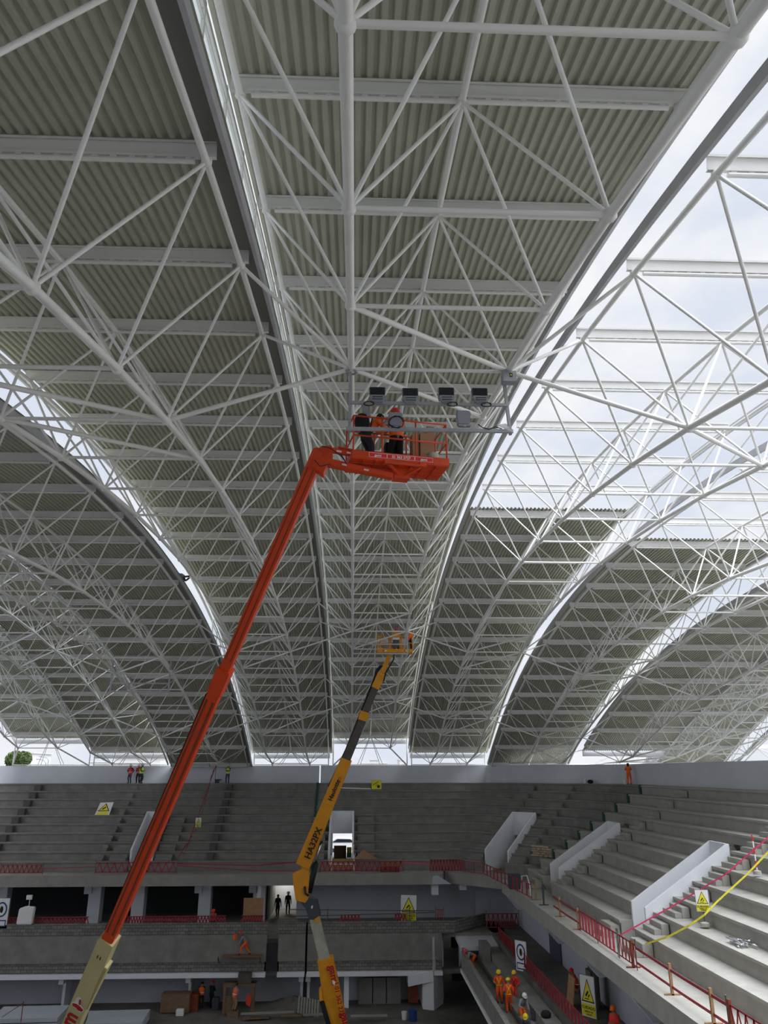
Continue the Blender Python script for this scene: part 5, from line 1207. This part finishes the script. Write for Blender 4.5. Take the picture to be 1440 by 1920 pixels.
# broken slabs
for (px, py, n_, w, lab) in ((1218, 1557, 4, .9, 'thin broken pale slab on the row above, beside the middle aisle'), (1206, 1582, 5, .5, 'small broken slab lying left of the other two'), (1235, 1586, 5, .5, 'small broken slab lying nearest the large entrance walls')):
    p = at(px, py, Z=zrow(n_)+.03); mb = MB(); mb.prism([p+V((-.35*w, -w, 0)), p+V((.3*w, -.8*w, 0)), p+V((.38*w, .9*w, 0)), p+V((-.1, 1.1*w, 0))], (0, 0, .05)); one('broken_slab', mb, M['conc_l'], lab, 'slab')
mb = MB(); p = at(1254, 1489, Z=zrow(1)+.02)
for k in range(9): mb.beam(p+V((random.uniform(-.3, .3), random.uniform(-1.5, 1.2), .03)), p+V((random.uniform(-.3, .3), random.uniform(-1.5, 1.2), .08)), .12, .05)
one('rubble', mb, M['char'], 'dark scraps lying on the second row near the top right', 'rubble')
mb = MB(); p = at(1228, 1470, Z=N0Z+.02)
for k in range(7): mb.beam(p+V((random.uniform(-.1, .5), random.uniform(-1.2, 1.2), .03)), p+V((random.uniform(-.1, .5), random.uniform(-1.2, 1.2), .1)), .14, .06)
one('rubble', mb, M['char'], 'dark scraps on the top step beside the green joint board', 'rubble')
mb = MB(); p = at(1016, 1665, Z=-7.88)
for k in range(8): mb.beam(p+V((random.uniform(-.4, .4), random.uniform(-.8, .8), .05)), p+V((random.uniform(-.4, .4), random.uniform(-.8, .8), .25)), .08, .06)
one('rubble', mb, M['char'], 'tangle of dark tools on the walkway below the sandbags', 'tools')

# ------------------------------------------------------------------ lower right tier clutter
def lr(px, X=10.95, z=-11.8):
    r_ = ray(px, 1800); t = X/r_.x; return V((X, r_.y*t, z))
zig('long red net barrier along the lower right walkway', [lr(936), lr(1000), lr(1060), lr(1130), lr(1160)], .85, 44, bars=True)
zig('red zigzag banner across the end of the lower right walkway', [V((10.7, 67.6, -11.8)), V((13.3, 67.6, -11.8))], 1.1, 7)
mb = MB(); p = lr(1060, 11.5); mb.prism([p+V((0, -.5, 0)), p+V((0, .7, 0)), p+V((.25, .7, 1.5)), p+V((.25, -.5, 1.5))], (.05, 0, 0)); one('leaning_board', mb, M['wood'], 'plywood board with white edge leaning beside the squatting worker', 'board')
mb = MB(); p = lr(1092, 12.4); mb.lathe([(.32, 0), (.34, .9), (.2, 1.1)], p, 12); one('dark_drum', mb, M['char'], 'dark drum beside the squatting worker', 'drum')
mb = MB(); p = lr(1107, 12.9); mb.box((p.x-.25, p.y-.6, -11.8), (p.x+.2, p.y+.6, -9.9)); one('dark_cover', mb, M['floor'], 'dark tapered cover standing behind the tall warning sign', 'cover', bevel=.15)
for i, (px, X_, z_, lab) in enumerate(((1016, 10.3, -12.25, 'black cloth bundle on the row beside the barrier, upper one'), (1050, 10.4, -12.25, 'large black bag lying on the row near the bottom edge'))):
    p = lr(px, X_, z_); mb = MB(); mb.ball(p+U*.15, .36, 10, 0, (.8, 1.6 if i else .8, .55)); one('black_bag', mb, M['black'], lab, 'bag', smooth=True)
for i in range(7):
    mb = MB(); y0 = lr(985, 9.6).y; mb.box((9.34+i*.095, y0-6, -12.74), (9.34+i*.095+.07, y0+.5-i*.3, -12.70)); one('plank', mb, M['yel2'], 'long pale plank lying on the middle row near the bottom', 'plank', 'planks laid along the middle row')
for i, (px, lab, m_) in enumerate(((978, 'dark bucket nearest the bottom edge beside the crouching worker', 'char'), (1002, 'dark tub right of the crouching worker', 'char'), (962, 'grey pail behind the worker in the white helmet', 'lampg'))):
    p = at(px, 1912 - (60 if i == 2 else 0), Z=-13.2 if i != 1 else -12.7); mb = MB(); mb.lathe([(.2, 0), (.26, .45), (.24, .45), (.18, .04)], p, 14); one('bucket', mb, M[m_], lab, 'bucket')
mb = MB(); p = V((9.65, lr(905, 9.6).y, -12.75)); mb.box((9.35, p.y-1.2, -12.75), (9.95, p.y+.5, -11.7)); one('concrete_block', mb, M['conc'], 'concrete stair block beside the bending worker', 'block')
mb = MB(); p = at(872, 1778, Y=64.3); mb.box((8.15, 61.5, -12.5), (8.35, 64.3, -12.3)); one('timber', mb, M['wood'], 'timber lying on the parapet beside the bending worker', 'timber')

# ------------------------------------------------------------------ ground floor clutter
def gf(px, Y=65.2, y=1900): return V((at(px, y, Y=Y).x, Y, ZF))
p = gf(328, 66); mb = MB(); mb.box((p.x-1.1, 65.6, ZF+.05), (p.x+1.0, 66.6, ZF+1.25)); q_ = one('large_carton', mb, M['woodd'], 'large brown carton at the left on the ground floor', 'box', bevel=.02)
p = gf(359, 66.3); mb = MB(); mb.box((p.x-.5, 66.0, ZF), (p.x+.4, 66.8, ZF+1.1)); one('red_cabinet', mb, M['redd'], 'dark red cabinet between the carton and the man in orange vest', 'cabinet', bevel=.02)
p = gf(336, 65.4); mb = MB(); mb.box((p.x-.25, 65.0, ZF), (p.x+.3, 65.4, ZF+.4)); one('white_box', mb, M['wsign'], 'small white box before the large brown carton', 'box', bevel=.02)
p = gf(403, 66.6); mb = MB(); mb.box((p.x-.3, 66.4, ZF), (p.x+.2, 66.8, ZF+.8)); one('grey_box', mb, M['char'], 'dark grey box right of the man in black', 'box', bevel=.02)
p = gf(442, 65.0); r = thing('workbench', 'rough wooden workbench with a dark machine on top', 'workbench', p)
for dx in (-1.0, 1.05):
    for dy in (0, .9): mb = MB(); mb.box((p.x+dx-.09, 65.3+dy-.09, ZF), (p.x+dx+.09, 65.3+dy+.09, ZF+1.75)); mb.build('leg', M['woodd'], r)
mb = MB(); mb.box((p.x-1.15, 65.2, ZF+1.75), (p.x+1.2, 66.4, ZF+1.9)); mb.build('bench_top', M['woodd'], r)
mb = MB(); mb.box((p.x-.1, 65.4, ZF+1.9), (p.x+.9, 66.2, ZF+2.6)); mb.tube((p.x+.9, 65.8, ZF+2.1), (p.x+1.3, 65.8, ZF+2.1), .15); mb.build('machine', M['dsteel'], r, bevel=.03)
mb = MB(); mb.box((p.x-1.05, 65.25, ZF), (p.x-.2, 65.35, ZF+1.2)); mb.build('front_board', M['woodd'], r)
mb = MB(); mb.box((at(437, 1880, Y=64.8).x-.4, 64.4, ZF), (at(437, 1880, Y=64.8).x+.4, 65.15, ZF+.34)); one('low_crate', mb, M['woodd'], 'low wooden crate under the worker at the workbench', 'crate')
mb = MB(); q = gf(463, 65.1); mb.prism([(q.x-.2, 65.1, ZF+.7), (q.x+.1, 65.1, ZF+.5), (q.x+.2, 65.1, ZF+.9), (q.x, 65.1, ZF+1.4), (q.x-.15, 65.1, ZF+1.2)], (0, .1, 0)); one('red_cloth', mb, M['redvest'], 'red cloth hanging on the right leg of the workbench', 'cloth')
# soil mound and scattered planks
mb = MB(); n = 28; cx, cy = gf(548, 66.6).x, 66.4; vs = []; fs = []
for j in range(9):
    for i in range(n):
        t = 2*PI*i/n; rr = (j/8); vs.append((cx+4.6*rr*math.cos(t)*(1+.1*math.sin(3*t)), cy+1.9*rr*math.sin(t), ZF+.75*(1-rr)**1.2*(1+.25*math.sin(5*t+j))+.0))
for j in range(8):
    for i in range(n): fs.append((j*n+i, j*n+(i+1) % n, (j+1)*n+(i+1) % n, (j+1)*n+i))
mb.add(vs, fs); prop(one('soil_heap', mb, M['floor'], 'low dark heap of soil under the white wall by the yellow boom', 'soil', smooth=True), kind='stuff')
p = at(575, 1900, Y=64.6); r = thing('pallet', 'tilted wooden pallet lying on the soil heap', 'pallet', (p.x, 64.6, ZF+.3))
Mx = Matrix.Translation(V((p.x, 64.7, ZF+.55))) @ Matrix.Rotation(.5, 4, 'Y') @ Matrix.Rotation(.75, 4, 'X') @ Matrix.Rotation(.35, 4, 'Z')
for i in range(8): mb = MB(); mb.box((-.8+i*.21, -.6, .05), (-.8+i*.21+.13, .6, .08)); mb.xf(Mx).build('slat', M['conc_m'], r)
for i in range(3): mb = MB(); mb.box((-.8, -.6+i*.55, -.04), (.8, -.6+i*.55+.1, .05)); mb.xf(Mx).build('bearer', M['woodd'], r)
for i, (px, w, lab) in enumerate(((500, 1.9, 'wide pale plank lying on the ground left of the pallet'), (478, .9, 'short board near the workbench on the ground'), (598, 1.2, 'dark board under the pallet'), (545, .7, 'white strip of wood on the ground before the soil heap'), (690, 1.3, 'board on the ground right of the yellow boom'))):
    p = gf(px, 64.0-.25*i); mb = MB(); mb.xf(Matrix.Identity(4)); mb.box((-w, -.2, .02), (w, .2, .08)); mb.xf(Matrix.Translation(p+U*(.35 if i != 1 else .1)) @ Matrix.Rotation(random.uniform(-.2, .2), 4, 'Z')); one('loose_board', mb, M['woodd'] if i % 2 else M['conc_m'], lab, 'board')
for i in range(3):
    p = gf(684+i*26, 67.6); mb = MB(); mb.box((p.x-.58, 67.5, ZF), (p.x+.55, 67.6, ZF+1.75)); one('grey_board', mb, M['conc'], ('grey board leaning at the wall, nearest the slim white post', 'grey board leaning at the wall, middle of the three', 'grey board leaning at the wall, farthest right of the three')[i], 'board')
# stacks of white sheets, left
for i in range(5):
    a = gf(0 if i < 3 else 165, 62.6); L_ = 4.3 if i < 3 else 4.0; z = ZF+.02+(i % 3)*.33; mb = MB(); mb.prism([(a.x-.5+.2*i, 61.2, z), (a.x+L_, 61.4, z), (a.x+L_-.2, 64.4, z), (a.x-.5, 64.2, z)], (0, 0, .26)); one('sheet_stack', mb, M['paintl'], ('white sheet stack at far left, lowest layer', 'white sheet stack at far left, middle layer', 'white sheet stack at far left, top layer', 'white sheet stack right of the cream boom, lower layer', 'white sheet stack right of the cream boom, upper layer')[i], 'sheets')
mb = MB(); p = at(37, 1915, Y=61.0); mb.tube(p, p+U*1.2, .03); mb.tube(p+U*1.1, p+V((-1.3, 0, .3)), .02); one('thin_stand', mb, M['redd'], 'thin dark red rod with a slanting stay at the bottom left', 'rod')
mb = MB(); p = at(774, 1862, Y=66.6); mb.box((p.x-.4, 66.9, p.z-.7), (p.x+.35, 67.1, p.z+.6)); one('red_board', mb, M['redd'], 'dark red panel between the grey boards and the corner pier', 'panel')
mb = MB(); p = gf(756, 63.5); mb.lathe([(.16, 0), (.2, .5), (.18, .5)], p, 12); one('white_drum', mb, M['wsign'], 'small white drum at the bottom by the corner pier', 'drum')
mb = MB(); p = gf(772, 63.2); mb.lathe([(.3, 0), (.3, .7), (.28, .7)], p, 14); one('blue_drum', mb, M['bluep'], 'dark blue drum at the foot of the corner pier', 'drum')
# ------------------------------------------------------------------ beyond the wall
def tree(px, py, Y, w, h, label):
    c = at(px, py, Y=Y); r = thing('tree', label, 'tree', (c.x, Y, -8.3)); mb = MB(); mb.tube((c.x, Y, -8.3), (c.x, Y, c.z), .25, .12); mb.build('trunk', M['bark'], r)
    mb = MB()
    for i in range(1400):
        a = random.uniform(0, 2*PI); b = math.acos(random.uniform(-1, 1)); rr = random.uniform(.55, 1)**.5; q = V((c.x+w*rr*math.sin(b)*math.cos(a), Y+w*rr*math.sin(b)*math.sin(a), c.z+h*rr*math.cos(b)))
        u_ = V((random.uniform(-1, 1), random.uniform(-1, 1), random.uniform(-1, 1))).normalized()*.32; v_ = u_.orthogonal().normalized()*.2; mb.add([q-u_, q+v_, q+u_, q-v_], [(0, 1, 2, 3)])
    mb.build('foliage', M['leaf'], r)
tree(27, 1423, 125, 1.3, 1.2, 'green tree beyond the wall at the left edge, outer crown')
tree(43, 1421, 120, 1.1, .9, 'smaller green tree beside the pale hut beyond the wall')
for (x0, x1, yt, Y, lab) in ((52, 60, 1411, 128, 'small grey hut beside the tree beyond the wall'), (215, 300, 1421, 130, 'low white building beyond the wall behind the trio'), (165, 205, 1428, 150, 'white roof beyond the wall left of the trio'), (694, 708, 1425, 176, 'small pale rooftop box beyond the wall, left one'), (748, 756, 1425, 176, 'small pale rooftop box beyond the wall, right one'), (676, 725, 1431, 165, 'long low pale roof beyond the wall behind the yellow boom')):
    a = at(x0, yt, Y=Y); b = at(x1, yt, Y=Y); mb = MB(); mb.box((a.x, Y, -8.3), (b.x, Y+8, a.z)); mb.box((a.x-.2, Y-.2, a.z), (b.x+.2, Y+8.2, a.z+.15)); one('distant_building', mb, M['bldg'], lab, 'building')
for px, lab in ((90, 'street lamp beyond the wall left of the white post'), (85, 'street lamp with lower arm beyond the wall at left')):
    a = at(px, 1424 if px == 90 else 1429, Y=110); mb = MB(); mb.tube((a.x, 110, -8.3), (a.x, 110, a.z), .09, .06); mb.path([(a.x, 110, a.z), (a.x-.3, 110, a.z+.3), (a.x-1, 110, a.z+.45)], .05, 6); mb.box((a.x-1.3, 109.9, a.z+.4), (a.x-.9, 110.1, a.z+.5)); one('street_lamp', mb, M['lampg'], lab, 'street lamp')
